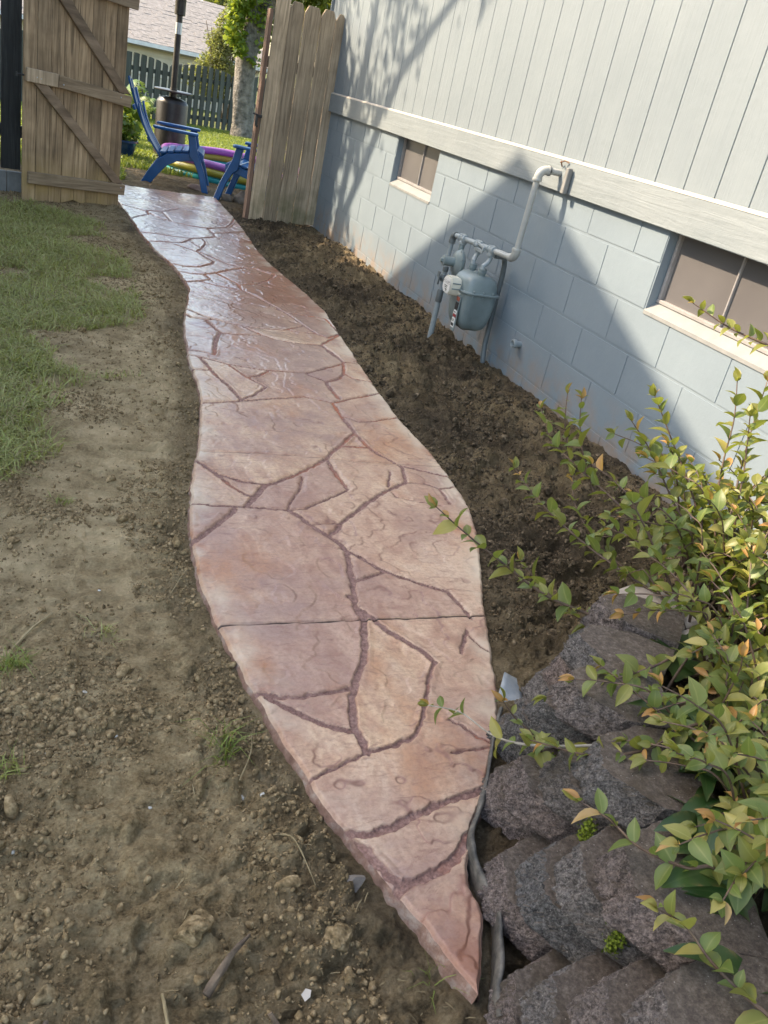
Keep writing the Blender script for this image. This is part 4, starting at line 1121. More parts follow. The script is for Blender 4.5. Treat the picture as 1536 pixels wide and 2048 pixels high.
# regulator
rg = Vector((-.200, 4.672, .425))
bm = bmesh.new()
add_lathe(bm, [(.030, -.030), (.060, -.022), (.077, -.010), (.082, -.006), (.082, .006), (.077, .008), (.066, .020), (.040, .028), (.028, .030)], rg, (-1, .08, .03), 26)
add_tube(bm, [mp(4.69, 0, -.03), Vector((-.197, 4.688, .49)), Vector((-.180, 4.680, .44))], [.018, .018, .020], 12)
reg = link('regulator', bm_mesh('regulator', bm, M_METER, 40), gm)
bm = bmesh.new()
add_lathe(bm, [(.027, .02), (.027, .085), (.031, .087), (.031, .097), (.022, .100)], rg, (-1, .08, .03), 18)
add_lathe(bm, [(.014, .098), (.014, .112), (.009, .114)], rg, (-1, .08, .03), 6)
link('regulator_cap', bm_mesh('regulator_cap', bm, M_METER, 40), reg)
q = Vector((0, 0, 1)).rotation_difference(Vector((-1, .08, .03)).normalized())
for i_ in range(8):
    a = i_ * math.pi / 4 + .3
    lathe('bolt', [(.0045, -.010), (.0045, .011)], rg + q @ Vector((.0775 * math.cos(a), .0775 * math.sin(a), 0)), M_METER, reg, (-1, .08, .03), 6)
# swan-neck connections into the meter
MX, MY = -.200, 4.385
for y, yt in ((4.35, 4.325), (4.50, 4.452)):
    a = mp(y, 0, -.03)
    pts = [a, a + Vector((0, -.004, -.018)), a + Vector((-.012, -.010, -.040)), Vector((MX - .014, yt, .488)), Vector((MX - .012, yt, .460)), Vector((MX - .010, yt, .436))]
    sw = tube('swivel_pipe', pts, .0135, M_PIPE, gm, 12)
    bm = bmesh.new()
    add_lathe(bm, [(.020, -.013), (.0245, -.011), (.0245, -.002), (.0225, 0), (.0245, .002), (.0245, .011), (.020, .013)], (MX - .011, yt, .462), (0, 0, 1), 12)
    add_lathe(bm, [(.019, -.014), (.021, .010)], (MX - .010, yt, .442), (0, 0, 1), 12)
    link('union_nut', bm_mesh('union_nut', bm, M_METER, 30), sw)
# meter case: lofted rounded sections
def loft(name, secs, mat, parent, n=48, p=5.5, smooth=40):
    bm = bmesh.new(); rings = []
    for cx, cy, z, hx, hy, dent in secs:
        ring = []
        for k_ in range(n):
            a = 2 * math.pi * k_ / n
            c, s = math.cos(a), math.sin(a)
            x = hx * math.copysign(abs(c) ** (2 / p), c); y = hy * math.copysign(abs(s) ** (2 / p), s)
            # crease down the middle of both broad sides
            y -= math.copysign(dent * math.exp(-(x / (hx * .22)) ** 2), s) if abs(s) > .5 else 0
            ring.append(bm.verts.new((cx + x, cy + y, z)))
        rings.append(ring)
    for a, b in zip(rings[:-1], rings[1:]):
        for k_ in range(n): bm.faces.new((a[k_], a[(k_ + 1) % n], b[(k_ + 1) % n], b[k_]))
    bm.faces.new(list(reversed(rings[0]))); bm.faces.new(rings[-1])
    return link(name, bm_mesh(name, bm, mat, smooth), parent)
case = loft('meter_case', [(MX, MY, .118, 0.0297, 0.0336, 0), (MX, MY, .124, 0.0551, 0.0672, .008), (MX, MY, .142, 0.0763, 0.0918, .016), (MX, MY, .175, 0.0912, 0.1053, .016), (MX, MY, .23, 0.1007, 0.1120, .012), (MX, MY, .30, 0.1060, 0.1154, .006), (MX, MY, .335, 0.1071, 0.1165, 0)], M_METER, gm)
loft('upper_case', [(MX, MY, .346, 0.1071, 0.1165, 0), (MX, MY, .360, 0.1049, 0.1142, 0), (MX, MY, .395, 0.0996, 0.1086, 0), (MX, MY, .415, 0.0890, 0.1008, 0), (MX, MY, .430, 0.0678, 0.0896, 0), (MX, MY, .436, 0.0466, 0.0784, 0)], M_METER, gm, 48, 4.6)
loft('flange', [(MX, MY, .334, 0.1145, 0.1254, 0), (MX, MY, .337, 0.1177, 0.1288, 0), (MX, MY, .344, 0.1177, 0.1288, 0), (MX, MY, .347, 0.1145, 0.1254, 0)], M_METER, gm, 48, 5.5)
for dx in (-.06, 0, .06):
    for s_ in (-1, 1):
        lathe('bolt', [(.005, -.026), (.005, -.012), (.0062, -.011), (.0062, .010), (.004, .012)], (MX + dx, MY + s_ * .119, .346), M_METER, gm, (0, 0, 1), 6)
for dy in (-.055, .055):
    lathe('bolt', [(.006, 0), (.006, .010), (.004, .012)], (MX - .112, MY + dy, .346), M_METER, gm, (0, 0, 1), 6)
bm = bmesh.new()
add_lathe(bm, [(.024, -.010), (.030, -.008), (.030, .004), (.020, .008)], (MX, MY + .005, .437), (0, 0, 1), 8)
link('case_plug', bm_mesh('case_plug', bm, M_METER, 40), gm)
# index box with dial
bm = bmesh.new()
oct_ = [(-.058, -.030), (-.040, -.052), (.030, -.052), (.052, -.030), (.052, .022), (.030, .046), (-.040, .046), (-.058, .022)]
IX = Matrix(((0, 0, 1, -.306), (1, 0, 0, MY + .012), (0, 1, 0, .352), (0, 0, 0, 1)))
add_prism(bm, oct_, -.066, .0, IX)
bmesh.ops.recalc_face_normals(bm, faces=bm.faces)
bmesh.ops.bevel(bm, geom=list(bm.edges), offset=.006, segments=2, affect='EDGES')
ix = link('index_box', bm_mesh('index_box', bm, M_DIALCASE, 40), gm)
bm = bmesh.new()
for z in (.018, -.012):
    add_box(bm, IX @ Vector((-.0585, z, -.033)), (.050, .004, .007), None, .001)
link('rib', bm_mesh('rib', bm, M_METER), ix)
prism('dial_plate', [(x * .86, y * .86) for x, y in oct_], -.0685, -.0668, M_LABELW, ix, IX)
bm = bmesh.new()
for i_ in range(4):
    cx = -.036 + i_ * .022
    for k_ in range(10):
        a = k_ * math.pi / 5
        add_box(bm, IX @ Vector((cx + .0085 * math.cos(a), .013 + .0085 * math.sin(a), -.0692)), (.0008, .0016, .0016))
    a = 1.0 + i_ * 1.9
    add_box(bm, IX @ Vector((cx + .003 * math.cos(a), .013 + .003 * math.sin(a), -.0693)), (.0008, .0018, .008), Matrix.Rotation(a, 3, 'X'))
for y_, w_ in ((-.008, .040), (-.016, .030), (-.026, .016)):
    add_box(bm, IX @ Vector((0.0, y_, -.0692)), (.0008, w_, .0035))
add_box(bm, IX @ Vector((-.012, -.030, -.0692)), (.0008, .010, .010))
link('dial_marks', bm_mesh('dial_marks', bm, M_LABELK), ix)
# front label strip: red mark, black plate, white plate, red bar, white bar-code plate
strip = box('label_strip', (-.309, MY - .055 + .0, .212), (.006, .050, .200), M_METER, gm, None, .002)
lx = -.3135
for nm, z, h, mt in (('red_label', .292, .022, M_LABELO), ('black_label', .252, .042, M_LABELK), ('white_label', .217, .020, M_LABELW), ('red_bar', .197, .014, M_LABELR), ('code_label', .158, .054, M_LABELW)):
    box(nm, (lx, MY - .055, z), (.003, .036, h), mt, strip, None, .0005)
bm = bmesh.new()
for k_ in range(13):
    add_box(bm, (lx - .002, MY - .069 + k_ * .0023, .147), (.001, random.choice((.0009, .0016, .0022)), .016))
for z in (.168, .175):
    add_box(bm, (lx - .002, MY - .055, z), (.001, .024, .003))
add_box(bm, (lx - .002, MY - .055, .217), (.001, .018, .006))
link('label_print', bm_mesh('label_print', bm, M_LABELK), strip)
bm = bmesh.new()
add_lathe(bm, [(.009, 0), (.009, .008), (.006, .010)], (-.305, MY - .045, .318), (-1, 0, 0), 10)
link('seal_plug', bm_mesh('seal_plug', bm, M_DIALCASE), strip)
# conduit curving down behind the meter
pts = [(-.150, 4.335, .552), (-.100, 4.350, .550), (-.066, 4.372, .535), (-.048, 4.392, .500), (-.040, 4.40, .44), (-.040, 4.40, .25), (-.042, 4.395, .12), (-.052, 4.375, .04), (-.056, 4.352, -.02), (-.055, 4.335, -.08), (-.055, 4.33, -.18)]
tube('conduit', pts, .0150, M_TUBE, gm, 12)
# short open pipe stub low on the wall
st = empty('pipe_stub', (-.02, 4.07, .14), 'short open grey pipe end poking out low on the block wall', 'pipe')
bm = bmesh.new()
add_lathe(bm, [(.017, 0), (.019, .03), (.024, .033), (.024, .052), (.018, .055), (.0165, .05), (.0165, .004)], (.0, 4.07, .143), (-1, -.05, .03), 16, False)
link('pipe_end', bm_mesh('pipe_end', bm, M_PIPE, 40), st)
lathe('pipe_bore', [(.016, 0), (.0165, .006)], (-.002, 4.07, .143), M_BLACK, st, (-1, -.05, .03), 14)

# ------------------------------------------------------------------ back yard
FB0 = Vector((-.31, 20.86, -.39)); FD = Vector((1.87, 1.74, 0)).normalized(); FNb = Vector((FD.y, -FD.x, 0))
BM = Matrix((FD, Vector((0, 0, 1)), FNb)).transposed().to_4x4(); BM.translation = Vector((FB0.x, FB0.y, 0))
bf = empty('fence', FB0, 'grey-green shadowbox fence with scalloped top across the back yard', 'fence')
def ftop(s):
    u = ((s - .33) / 2.42) % 1.0
    return .735 + .13 * (1 - (2 * u - 1) ** 2) + .02
s = -9.0; k = 0
while s < 11.0:
    w = .132
    a, b = s, s + w
    prism('picket', [(a, -.40 - .01), (b, -.41), (b, ftop(b)), ((a + b) / 2, ftop((a + b) / 2) + .003), (a, ftop(a))], .026, .044, M_BACKFENCE, bf, BM)
    a2, b2 = a + .118, b + .10
    prism('picket', [(a2, -.40), (b2, -.40), (b2, ftop(b2)), (a2, ftop(a2))], -.044, -.026, M_SHADEWOOD, bf, BM)
    s += .222; k += 1
for z in (-.20, .22, .60):
    plank('rail', (-9.0, z), (11.1, z), .085, -.019, .019, M_BACKFENCE, bf, BM)
# house behind the fence
rh = empty('house', (0, 32, -1.4), 'cream lap-sided house with grey shingle roof behind the back fence', 'house')
hd = Vector((1, .25, 0)).normalized(); hn = Vector((-hd.y, hd.x, 0)); HO = Vector((-.30, 30.0, 0))
HM = Matrix((hd, hn, Vector((0, 0, 1)))).transposed().to_4x4(); HM.translation = HO
def hb(name, x0, x1, y0, y1, z0, z1, mat, parent):
    return prism(name, [(x0, y0), (x1, y0), (x1, y1), (x0, y1)], z0, z1, mat, parent, HM)
hb('wall', -7, 4.6, .5, 7.0, -2.2, .94, M_CREAM, rh)
for j in range(7):
    z = .94 - .115 * (j + 1)
    prism('siding_course', [(.455, z), (.495, z + .113), (.499, z + .113), (.499, z)], -7, 4.6, M_CREAM, rh, HM @ Matrix(((0, 0, 1, 0), (1, 0, 0, 0), (0, 1, 0, 0), (0, 0, 0, 1))))
M_WHITE = simple('white_gutter', (.62, .64, .66), (.72, .74, .75), 6, .4)
hb('gutter', -7.3, 4.9, -.02, .10, .945, 1.055, M_WHITE, rh)
n = NT('tan_shingles')
br = n.new('ShaderNodeTexBrick', {'offset': .5}, Vector=n.new('ShaderNodeTexCoord').outputs['Generated'], Scale=1.0)
c = n.ramp(n.noise(9, 5, .6), [(.3, (.20, .183, .170)), (.7, (.32, .297, .280))])
M_TANSH = n.put(c, .9, n.bump(n.noise(40, 4, .6), .5, .01))
slope = 1.62 / 3.9
cs = .145
j = 0
while j * cs < 4.2:
    y0 = .05 + j * cs * .92; z0 = 1.05 + slope * (y0 - .05)
    x = -7.3 + random.uniform(0, .3)
    bm = bmesh.new()
    while x < 4.9:
        w = random.uniform(.18, .36)
        t = random.choice((.008, .014, .02))
        add_box(bm, (min(x + w / 2, 4.9), y0 + .08, z0 + .034 + t / 2), (w - .006, .16, .012 + t), Matrix.Rotation(math.atan(slope), 3, 'X'))
        x += w
    me = bm_mesh('shingle_course', bm, M_TANSH)
    me.transform(HM)
    link('shingle_course', me, rh)
    j += 1
bm = bmesh.new()
add_prism(bm, [(.05, 1.0), (4.0, 1.0 + slope * 3.95), (8.2, 1.0), (8.0, .9), (.10, .9)], -7.2, 4.8, HM @ Matrix(((0, 0, 1, 0), (1, 0, 0, 0), (0, 1, 0, 0), (0, 0, 0, 1))))
bmesh.ops.recalc_face_normals(bm, faces=bm.faces)
link('roof', bm_mesh('roof', bm, M_TANSH), rh)

# foliage helper: many small bent leaves as one mesh
def leaf_cloud(name, pts, size, mat, parent=None, seed=1, aspect=.55, droop=.3, up=.4):
    rs = np.random.default_rng(seed)
    P = np.asarray(pts, float); m = len(P)
    d = rs.normal(size=(m, 3)); d[:, 2] = d[:, 2] * .6 - droop * .5
    d /= np.linalg.norm(d, axis=1)[:, None]
    nn = rs.normal(size=(m, 3)) * .7; nn[:, 2] += up * 2
    sd = np.cross(d, nn); sd /= np.linalg.norm(sd, axis=1)[:, None] + 1e-9
    nz = np.cross(sd, d)
    L = size * rs.uniform(.6, 1.3, (m, 1)); Wd = L * aspect * .5
    a = P; b = P + d * L * .5 + nz * L * .06; c = P + d * L - nz * L * .06
    l = b + sd * Wd - nz * L * .04; r = b - sd * Wd - nz * L * .04
    V = np.stack([a, l, b, r, c], 1).reshape(-1, 3)
    i = np.arange(m)[:, None] * 5
    F = np.concatenate([i + np.array([0, 3, 2]), i + np.array([0, 2, 1]), i + np.array([1, 2, 4]), i + np.array([2, 3, 4])])
    return link(name, mesh_np(name, V, F, mat, False), parent)
def clump_points(centres, n, seed):
    rs = np.random.default_rng(seed)
    out = []
    for (c, r, w) in centres:
        k_ = int(n * w)
        v = rs.normal(size=(k_, 3)); v /= np.linalg.norm(v, axis=1)[:, None]
        rad = rs.uniform(.25, 1.0, (k_, 1)) ** .5
        out.append(np.array(c) + v * rad * np.array(r))
    return np.concatenate(out)
# big tree with ivy
tree = empty('tree', (1.60, 20.6, -.35), 'thick grey tree trunk clad in ivy in front of the back fence', 'tree')
def limb(name, pts, rad, parent, mat=None, n=14, rough=.03, seed=3):
    bm = bmesh.new()
    P = []; Rr = []
    for (p, q, ra, rb) in zip(pts[:-1], pts[1:], rad[:-1], rad[1:]):
        for t in np.linspace(0, 1, 5)[:-1]:
            P.append(Vector(p).lerp(Vector(q), float(t))); Rr.append(ra + (rb - ra) * float(t))
    P.append(Vector(pts[-1])); Rr.append(rad[-1])
    rings = add_tube(bm, P, Rr, n)
    for i_, ring in enumerate(rings):
        for k_, v in enumerate(ring):
            f = (float(vn(k_ * .9, i_ * .35, seed)) - .5) * 2
            v.co += (v.co - P[i_]).normalized() * f * rough * Rr[i_] / rad[0] * 2
    return link(name, bm_mesh(name, bm, mat or M_BARK, 60), parent)
limb('trunk', [(1.58, 20.6, -.5), (1.56, 20.6, -.1), (1.50, 20.6, .6), (1.47, 20.6, 1.35), (1.52, 20.62, 2.1), (1.50, 20.65, 3.0), (1.35, 20.7, 4.6)], [.33, .265, .235, .225, .20, .17, .13], tree)
limb('limb', [(1.50, 20.6, 1.2), (1.68, 20.58, 1.7), (1.86, 20.55, 2.3), (2.2, 20.4, 3.1), (2.9, 20.0, 4.0)], [.17, .15, .14, .11, .07], tree, None, 12, .02, 5)
limb('limb', [(1.45, 20.6, 3.4), (2.6, 20.4, 4.6), (4.4, 20.4, 5.4)], [.13, .09, .05], tree, None, 10, .02, 6)
leaf_cloud('crown', clump_points([((4.6, 20.6, 5.4), (2.4, 2.2, 1.3), 1.0), ((2.8, 20.0, 3.1), (.9, .8, .55), .35), ((3.6, 19.6, 3.9), (1.2, 1.2, .8), .35), ((2.35, 20.2, 2.62), (.55, .5, .26), .12)], 5200, 3), .15, M_TREELEAF, tree, 4)
leaf_cloud('ivy', clump_points([((1.17, 20.35, 2.3), (.24, .25, .42), .9), ((1.12, 20.35, 1.75), (.22, .22, .38), .6), ((1.25, 20.3, 1.40), (.13, .14, .22), .2), ((1.55, 20.35, 2.25), (.28, .16, .4), .25), ((1.72, 20.3, 1.75), (.2, .12, .4), .08), ((1.62, 20.3, 1.22), (.14, .1, .1), .05)], 700, 8), .11, M_IVY, tree, 9, .8)
# sage-green shrub behind the fence
sg = empty('shrub', (1.9, 24.5, -.5), 'dusty sage-green shrub showing above the back fence beside the ivy-clad trunk', 'shrub')
cs_ = []
for k_ in range(26):
    a = random.uniform(0, 6.28); r_ = random.uniform(0, .75)
    cs_.append(((1.62 + r_ * math.cos(a), 24.9 + .5 * r_ * math.sin(a), random.uniform(.30, 1.60)), (.30, .3, .27), .085))
cs_ += [((1.75, 24.9, 1.85), (.34, .25, .40), .26), ((1.85, 24.9, 2.25), (.26, .2, .3), .14)]
leaf_cloud('foliage', clump_points(cs_, 5200, 12), .085, M_SAGE, sg, 13, .4, .0, .3)
bm = bmesh.new()
for k_ in range(14):
    a = random.uniform(-1, 1)
    add_tube(bm, [(1.9, 24.9, -.6), (1.9 + a * .3, 24.9, .4), (1.9 + a * .75, 24.8 + random.uniform(-.2, .2), random.uniform(.9, 1.9))], [.03, .02, .008], 5)
link('stems', bm_mesh('stems', bm, M_TWIG), sg)
# distant trees beyond the roofs
def far_tree(x, y, z, h, r, label, seed):
    t = empty('tree', (x, y, -1.5), label, 'tree', 'trees far behind the back yard')
    limb('trunk', [(x, y, -1.6), (x + .2, y, h * .35), (x, y, h * .75)], [.35, .25, .1], t, None, 8)
    cl = []
    rs = np.random.default_rng(seed)
    for k_ in range(16):
        v = rs.normal(size=3); v /= np.linalg.norm(v)
        cl.append(((x + v[0] * r * .6, y + v[1] * r * .6, h * .62 + v[2] * h * .25), (r * .42, r * .42, r * .36), 1 / 16))
    leaf_cloud('crown', clump_points(cl, 4200, seed), .30, M_TREELEAF, t, seed + 1)
far_tree(5.6, 46, 0, 5.2, 2.2, 'rounded green tree rising behind the shingle roof', 21)
far_tree(-6.5, 47, 0, 10, 4.0, 'tall green tree far left beyond the shingle roof', 22)
far_tree(9.5, 40, 0, 8, 3.4, 'leafy tree far behind the grey house corner', 23)
far_tree(6.2, 30, 0, 5.5, 2.0, 'lower leafy tree behind the fence near the house corner', 24)
# tree at the left of the yard that dapples the wall
dt = empty('tree', (-4.9, 10.6, -.12), 'slender shade tree standing left of the patio, dappling the grey wall', 'tree')
limb('trunk', [(-4.95, 10.7, -.2), (-4.9, 10.6, 2.0), (-4.8, 10.4, 4.2), (-4.7, 10.2, 7.0)], [.14, .12, .09, .04], dt, None, 10, .015)
limb('limb', [(-4.85, 10.5, 3.1), (-4.4, 10.0, 4.3), (-4.25, 9.1, 5.35), (-4.2, 8.1, 5.9), (-4.15, 7.3, 6.1)], [.07, .055, .045, .03, .015], dt, None, 8, .01)
limb('limb', [(-4.42, 9.75, 4.6), (-4.2, 10.4, 5.3), (-4.1, 11.0, 5.9)], [.04, .03, .012], dt, None, 8, .01)
cl = []
rs = np.random.default_rng(77)
for k_ in range(24):
    cl.append(((rs.uniform(-5.1, -3.7), rs.uniform(8.3, 12.2), rs.uniform(5.6, 7.6)), (.45, .5, .55), .030))
for k_ in range(30):
    cl.append(((rs.uniform(-4.9, -3.6), rs.uniform(10.0, 12.6), rs.uniform(2.7, 5.2)), (.42, .45, .34), .045))
for k_ in range(12):
    cl.append(((rs.uniform(-5.0, -4.0), rs.uniform(9.2, 10.3), rs.uniform(2.75, 3.5)), (.40, .42, .26), .05))
for k_ in range(12):
    cl.append(((rs.uniform(-5.2, -4.2), rs.uniform(10.7, 11.7), rs.uniform(2.9, 3.7)), (.40, .42, .30), .05))
for k_ in range(26):
    cl.append(((rs.uniform(-5.7, -4.2), rs.uniform(10.3, 12.9), rs.uniform(2.3, 4.2)), (.42, .45, .34), .05))
leaf_cloud('crown', clump_points(cl, 3000, 31), .13, M_TREELEAF, dt, 32)

# patio heater
ph = empty('patio_heater', (-1.0, 12.2, -.13), 'dark bronze patio heater with round table standing behind the pool', 'patio heater')
HX, HY = -1.0, 12.2
lathe('tank_housing', [(.215, -.16), (.215, -.10), (.196, -.09), (.196, .545), (.192, .56), (.165, .595), (.10, .615), (.06, .62)], (HX, HY, 0), M_BRONZE, ph, n=36)
bm = bmesh.new()
for z in (.045, .265):
    for k_ in range(40):
        a = 2 * math.pi * k_ / 40
        add_box(bm, (HX + .1965 * math.cos(a), HY + .1965 * math.sin(a), z + (.008 if k_ % 2 else -.008)), (.004, .014, .012), Matrix.Rotation(a, 3, 'Z'))
link('vent_holes', bm_mesh('vent_holes', bm, M_BLACK), ph)
lathe('table', [(.05, .675), (.232, .678), (.238, .684), (.238, .692), (.230, .697), (.05, .697)], (HX, HY, 0), M_BRONZE, ph, n=36)
lathe('collar', [(.050, .615), (.048, .68), (.046, .70), (.044, .725)], (HX, HY, 0), M_BRONZE, ph)
lathe('pole', [(.040, .70), (.038, 1.28), (.038, 1.60)], (HX, HY, 0), M_BRONZE, ph)
lathe('pole_sleeve', [(.0395, 1.33), (.0395, 1.455)], (HX, HY, 0), M_STEEL, ph)
lathe('burner_column', [(.058, 1.535), (.066, 1.54), (.066, 2.0), (.10, 2.05), (.10, 2.2)], (HX, HY, 0), M_BRONZE, ph)
lathe('reflector', [(.10, 2.2), (.40, 2.26), (.42, 2.25), (.20, 2.34), (.05, 2.36)], (HX, HY, 0), M_STEEL, ph, n=32)

# inflatable pool
pool = empty('inflatable_pool', (-.25, 11.35, -.13), 'round inflatable paddling pool in purple, yellow and teal rings behind the chairs', 'pool')
def ring(name, z, Rr, r, mat):
    bm = bmesh.new(); N, K = 72, 12
    g = [[bm.verts.new((-.25 + (Rr + r * (1 + .05 * math.cos(9 * 2 * math.pi * i_ / N)) * math.cos(2 * math.pi * k_ / K)) * math.cos(2 * math.pi * i_ / N),
                        11.35 + (Rr + r * math.cos(2 * math.pi * k_ / K)) * math.sin(2 * math.pi * i_ / N),
                        z + r * .92 * math.sin(2 * math.pi * k_ / K) + .008 * math.sin(5 * 2 * math.pi * i_ / N))) for k_ in range(K)] for i_ in range(N)]
    for i_ in range(N):
        for k_ in range(K):
            bm.faces.new((g[i_][k_], g[i_][(k_ + 1) % K], g[(i_ + 1) % N][(k_ + 1) % K], g[(i_ + 1) % N][k_]))
    bmesh.ops.recalc_face_normals(bm, faces=bm.faces)
    link(name, bm_mesh(name, bm, mat, 180), pool)
ring('teal_ring', -.095, .90, .050, M_TEAL)
ring('yellow_ring', -.012, .910, .050, M_YELLOW)
ring('purple_ring', .065, .895, .050, M_PURPLE)
lathe('pool_floor', [(.9, -.10), (.9, -.09)], (-.25, 11.35, 0), M_PURPLE, pool, n=48)

# adirondack chairs
def chair(origin, deg, label):
    root = empty('adirondack_chair', origin, label, 'chair', 'blue resin chairs beside the pool')
    M0 = Matrix.Translation(Vector(origin)) @ Matrix.Rotation(R(deg), 4, 'Z')
    XZ = lambda y: M0 @ Matrix(((1, 0, 0, 0), (0, 0, 1, y), (0, 1, 0, 0), (0, 0, 0, 1)))
    for s_ in (-1, 1):
        y = s_ * .265
        # side rail that curves down into the rear leg
        rail = [(.17, .365), (.05, .345), (-.12, .30), (-.22, .24), (-.30, .13), (-.39, .0), (-.47, .0), (-.40, .13), (-.33, .23), (-.24, .30), (-.14, .345), (-.02, .375), (.14, .40)]
        rail = [(.17, .30), (.02, .285), (-.10, .255), (-.19, .20), (-.27, .10), (-.34, .0), (-.44, .0), (-.38, .12), (-.30, .24), (-.20, .315), (-.06, .345), (.16, .385)]
        prism('rear_leg', rail, -.018, .018, M_BLUE, root, XZ(y), .005)
        # front leg flowing into the arm support
        leg = [(.00, .545), (.075, .545), (.105, .42), (.14, .34), (.20, .20), (.262, .0), (.195, .0), (.14, .18), (.085, .29), (.035, .335), (.02, .44)]
        prism('front_leg', leg, -.028, .028, M_BLUE, root, XZ(s_ * .305), .006)
        # arm
        arm = [(-.36, s_ * .255), (-.34, s_ * .335), (-.10, s_ * .362), (.085, s_ * .372), (.108, s_ * .345), (.105, s_ * .262), (.05, s_ * .250), (-.20, s_ * .262)]
        if s_ < 0: arm = arm[::-1]
        prism('armrest', arm, .545, .572, M_BLUE, root, M0, .006)
    # seat slats
    for i_ in range(6):
        x0 = .165 - i_ * .075
        z = .395 - .012 * i_ - (.012 if i_ == 0 else 0) - .006 * max(0, i_ - 3)
        bm = bmesh.new()
        add_box(bm, (0, 0, 0), (.066, .535, .022), None, .006, 1)
        me = bm_mesh('seat_slat', bm, M_BLUE)
        me.transform(M0 @ Matrix.Translation((x0 - .03, 0, z)) @ Matrix.Rotation(R(-8 if i_ else 25), 4, 'Y'))
        link('seat_slat', me, root)
    # fan back of seven slats
    for i_ in range(-3, 4):
        Lb = .80 - .032 * i_ * i_ * .9
        bm = bmesh.new()
        N = 9
        rows_ = []
        for k_ in range(N + 1):
            t = k_ / N
            zc = t * Lb
            hw = .030 + .012 * t
            if t > .93: hw *= .72
            yc = i_ * (.066 + .020 * t)
            bow = -.045 * math.sin(t * math.pi * .9) - .02 * (1 - (abs(i_) / 3) ** 2)
            rows_.append([(yc - hw, zc, bow), (yc + hw, zc, bow)])
        for a, b in zip(rows_[:-1], rows_[1:]):
            for dx in (0, .016):
                pass
        vs = [[bm.verts.new((c[2] - dx_, c[0], c[1])) for c in rw_ for dx_ in (0, .018)] for rw_ in rows_]
        for a, b in zip(vs[:-1], vs[1:]):
            for q in ((0, 2), (2, 3), (3, 1), (1, 0)):
                bm.faces.new((a[q[0]], a[q[1]], b[q[1]], b[q[0]]))
        bm.faces.new((vs[0][0], vs[0][1], vs[0][3], vs[0][2])); bm.faces.new((vs[-1][0], vs[-1][2], vs[-1][3], vs[-1][1]))
        bmesh.ops.recalc_face_normals(bm, faces=bm.faces)
        me = bm_mesh('back_slat', bm, M_BLUE)
        me.transform(M0 @ Matrix.Translation((-.25, 0, .27)) @ Matrix.Rotation(R(-27), 4, 'Y'))
        link('back_slat', me, root)
    for zz, w_ in ((.20, .50), (.52, .62)):
        bm = bmesh.new(); add_box(bm, (0, 0, 0), (.022, w_, .05), None, .004)
        me = bm_mesh('back_brace', bm, M_BLUE)
        me.transform(M0 @ Matrix.Translation((-.25, 0, .27)) @ Matrix.Rotation(R(-27), 4, 'Y') @ Matrix.Translation((-.078 if zz > .3 else -.062, 0, zz)))
        link('back_brace', me, root)
    bm = bmesh.new(); add_box(bm, (0, 0, 0), (.02, .56, .07), None, .004)
    me = bm_mesh('front_apron', bm, M_BLUE); me.transform(M0 @ Matrix.Translation((.165, 0, .335)))
    link('front_apron', me, root)
    return root
chair((-1.06, 10.05, -.125), -10, 'blue adirondack chair in full view left of the paddling pool')
chair((-.50, 9.56, -.125), 158, 'blue adirondack chair half hidden behind the short fence panel')

# pot with ferns, rocks by the path's far end
pot = empty('plant_pot', (-1.60, 11.6, -.12), 'dark blue glazed plant pot with leafy plant at the gate edge', 'plant pot')
lathe('pot', [(.11, -.13), (.15, -.02), (.165, .055), (.185, .06), (.185, .085), (.160, .085), (.150, .03)], (-1.62, 11.6, 0), M_GLAZE, pot, n=28)
leaf_cloud('foliage', clump_points([((-1.62, 11.6, .22), (.17, .17, .16), 1)], 380, 41), .09, M_FERN, pot, 42, .6)
def fern(loc, h, n_, label, seed):
    rs = np.random.default_rng(seed)
    f = empty('fern', loc, label, 'fern', 'ferns beside the gate')
    for k_ in range(n_):
        a = rs.uniform(0, 6.28); reach = rs.uniform(.25, .6) * h; hh = h * rs.uniform(.7, 1.05)
        N = 11
        V = []; Fs = []
        sd = Vector((-math.sin(a), math.cos(a), 0)); fw = Vector((math.cos(a), math.sin(a), .1))
        N = 2 * N
        for i_ in range(N + 1):
            t = i_ / N
            V.append(Vector(loc) + Vector((math.cos(a) * reach * t ** 1.4, math.sin(a) * reach * t ** 1.4, hh * (1 - (1 - t) ** 1.8) - .35 * hh * t ** 4)))
        for i_ in range(N):
            t = i_ / N
            L = .17 * h * math.sin(math.pi * (.08 + .9 * t)) + .004
            for s_ in (-1, 1):
                V.append(V[i_] + sd * s_ * L + fw * L * .45 - Vector((0, 0, L * .25)))
                Fs.append((i_, i_ + 1, len(V) - 1) if s_ < 0 else (i_ + 1, i_, len(V) - 1))
        link('frond', mesh_np('frond', [tuple(v) for v in V], Fs, M_FERN), f)
fern((-1.62, 13.2, -.15), 1.0, 26, 'tall bright green fern nearest the gate edge', 51)
fern((-1.25, 14.2, -.18), .75, 20, 'lower green fern further back beside the patio heater', 52)
fern((-2.2, 13.6, -.16), .9, 18, 'green fern mostly behind the open gate', 53)

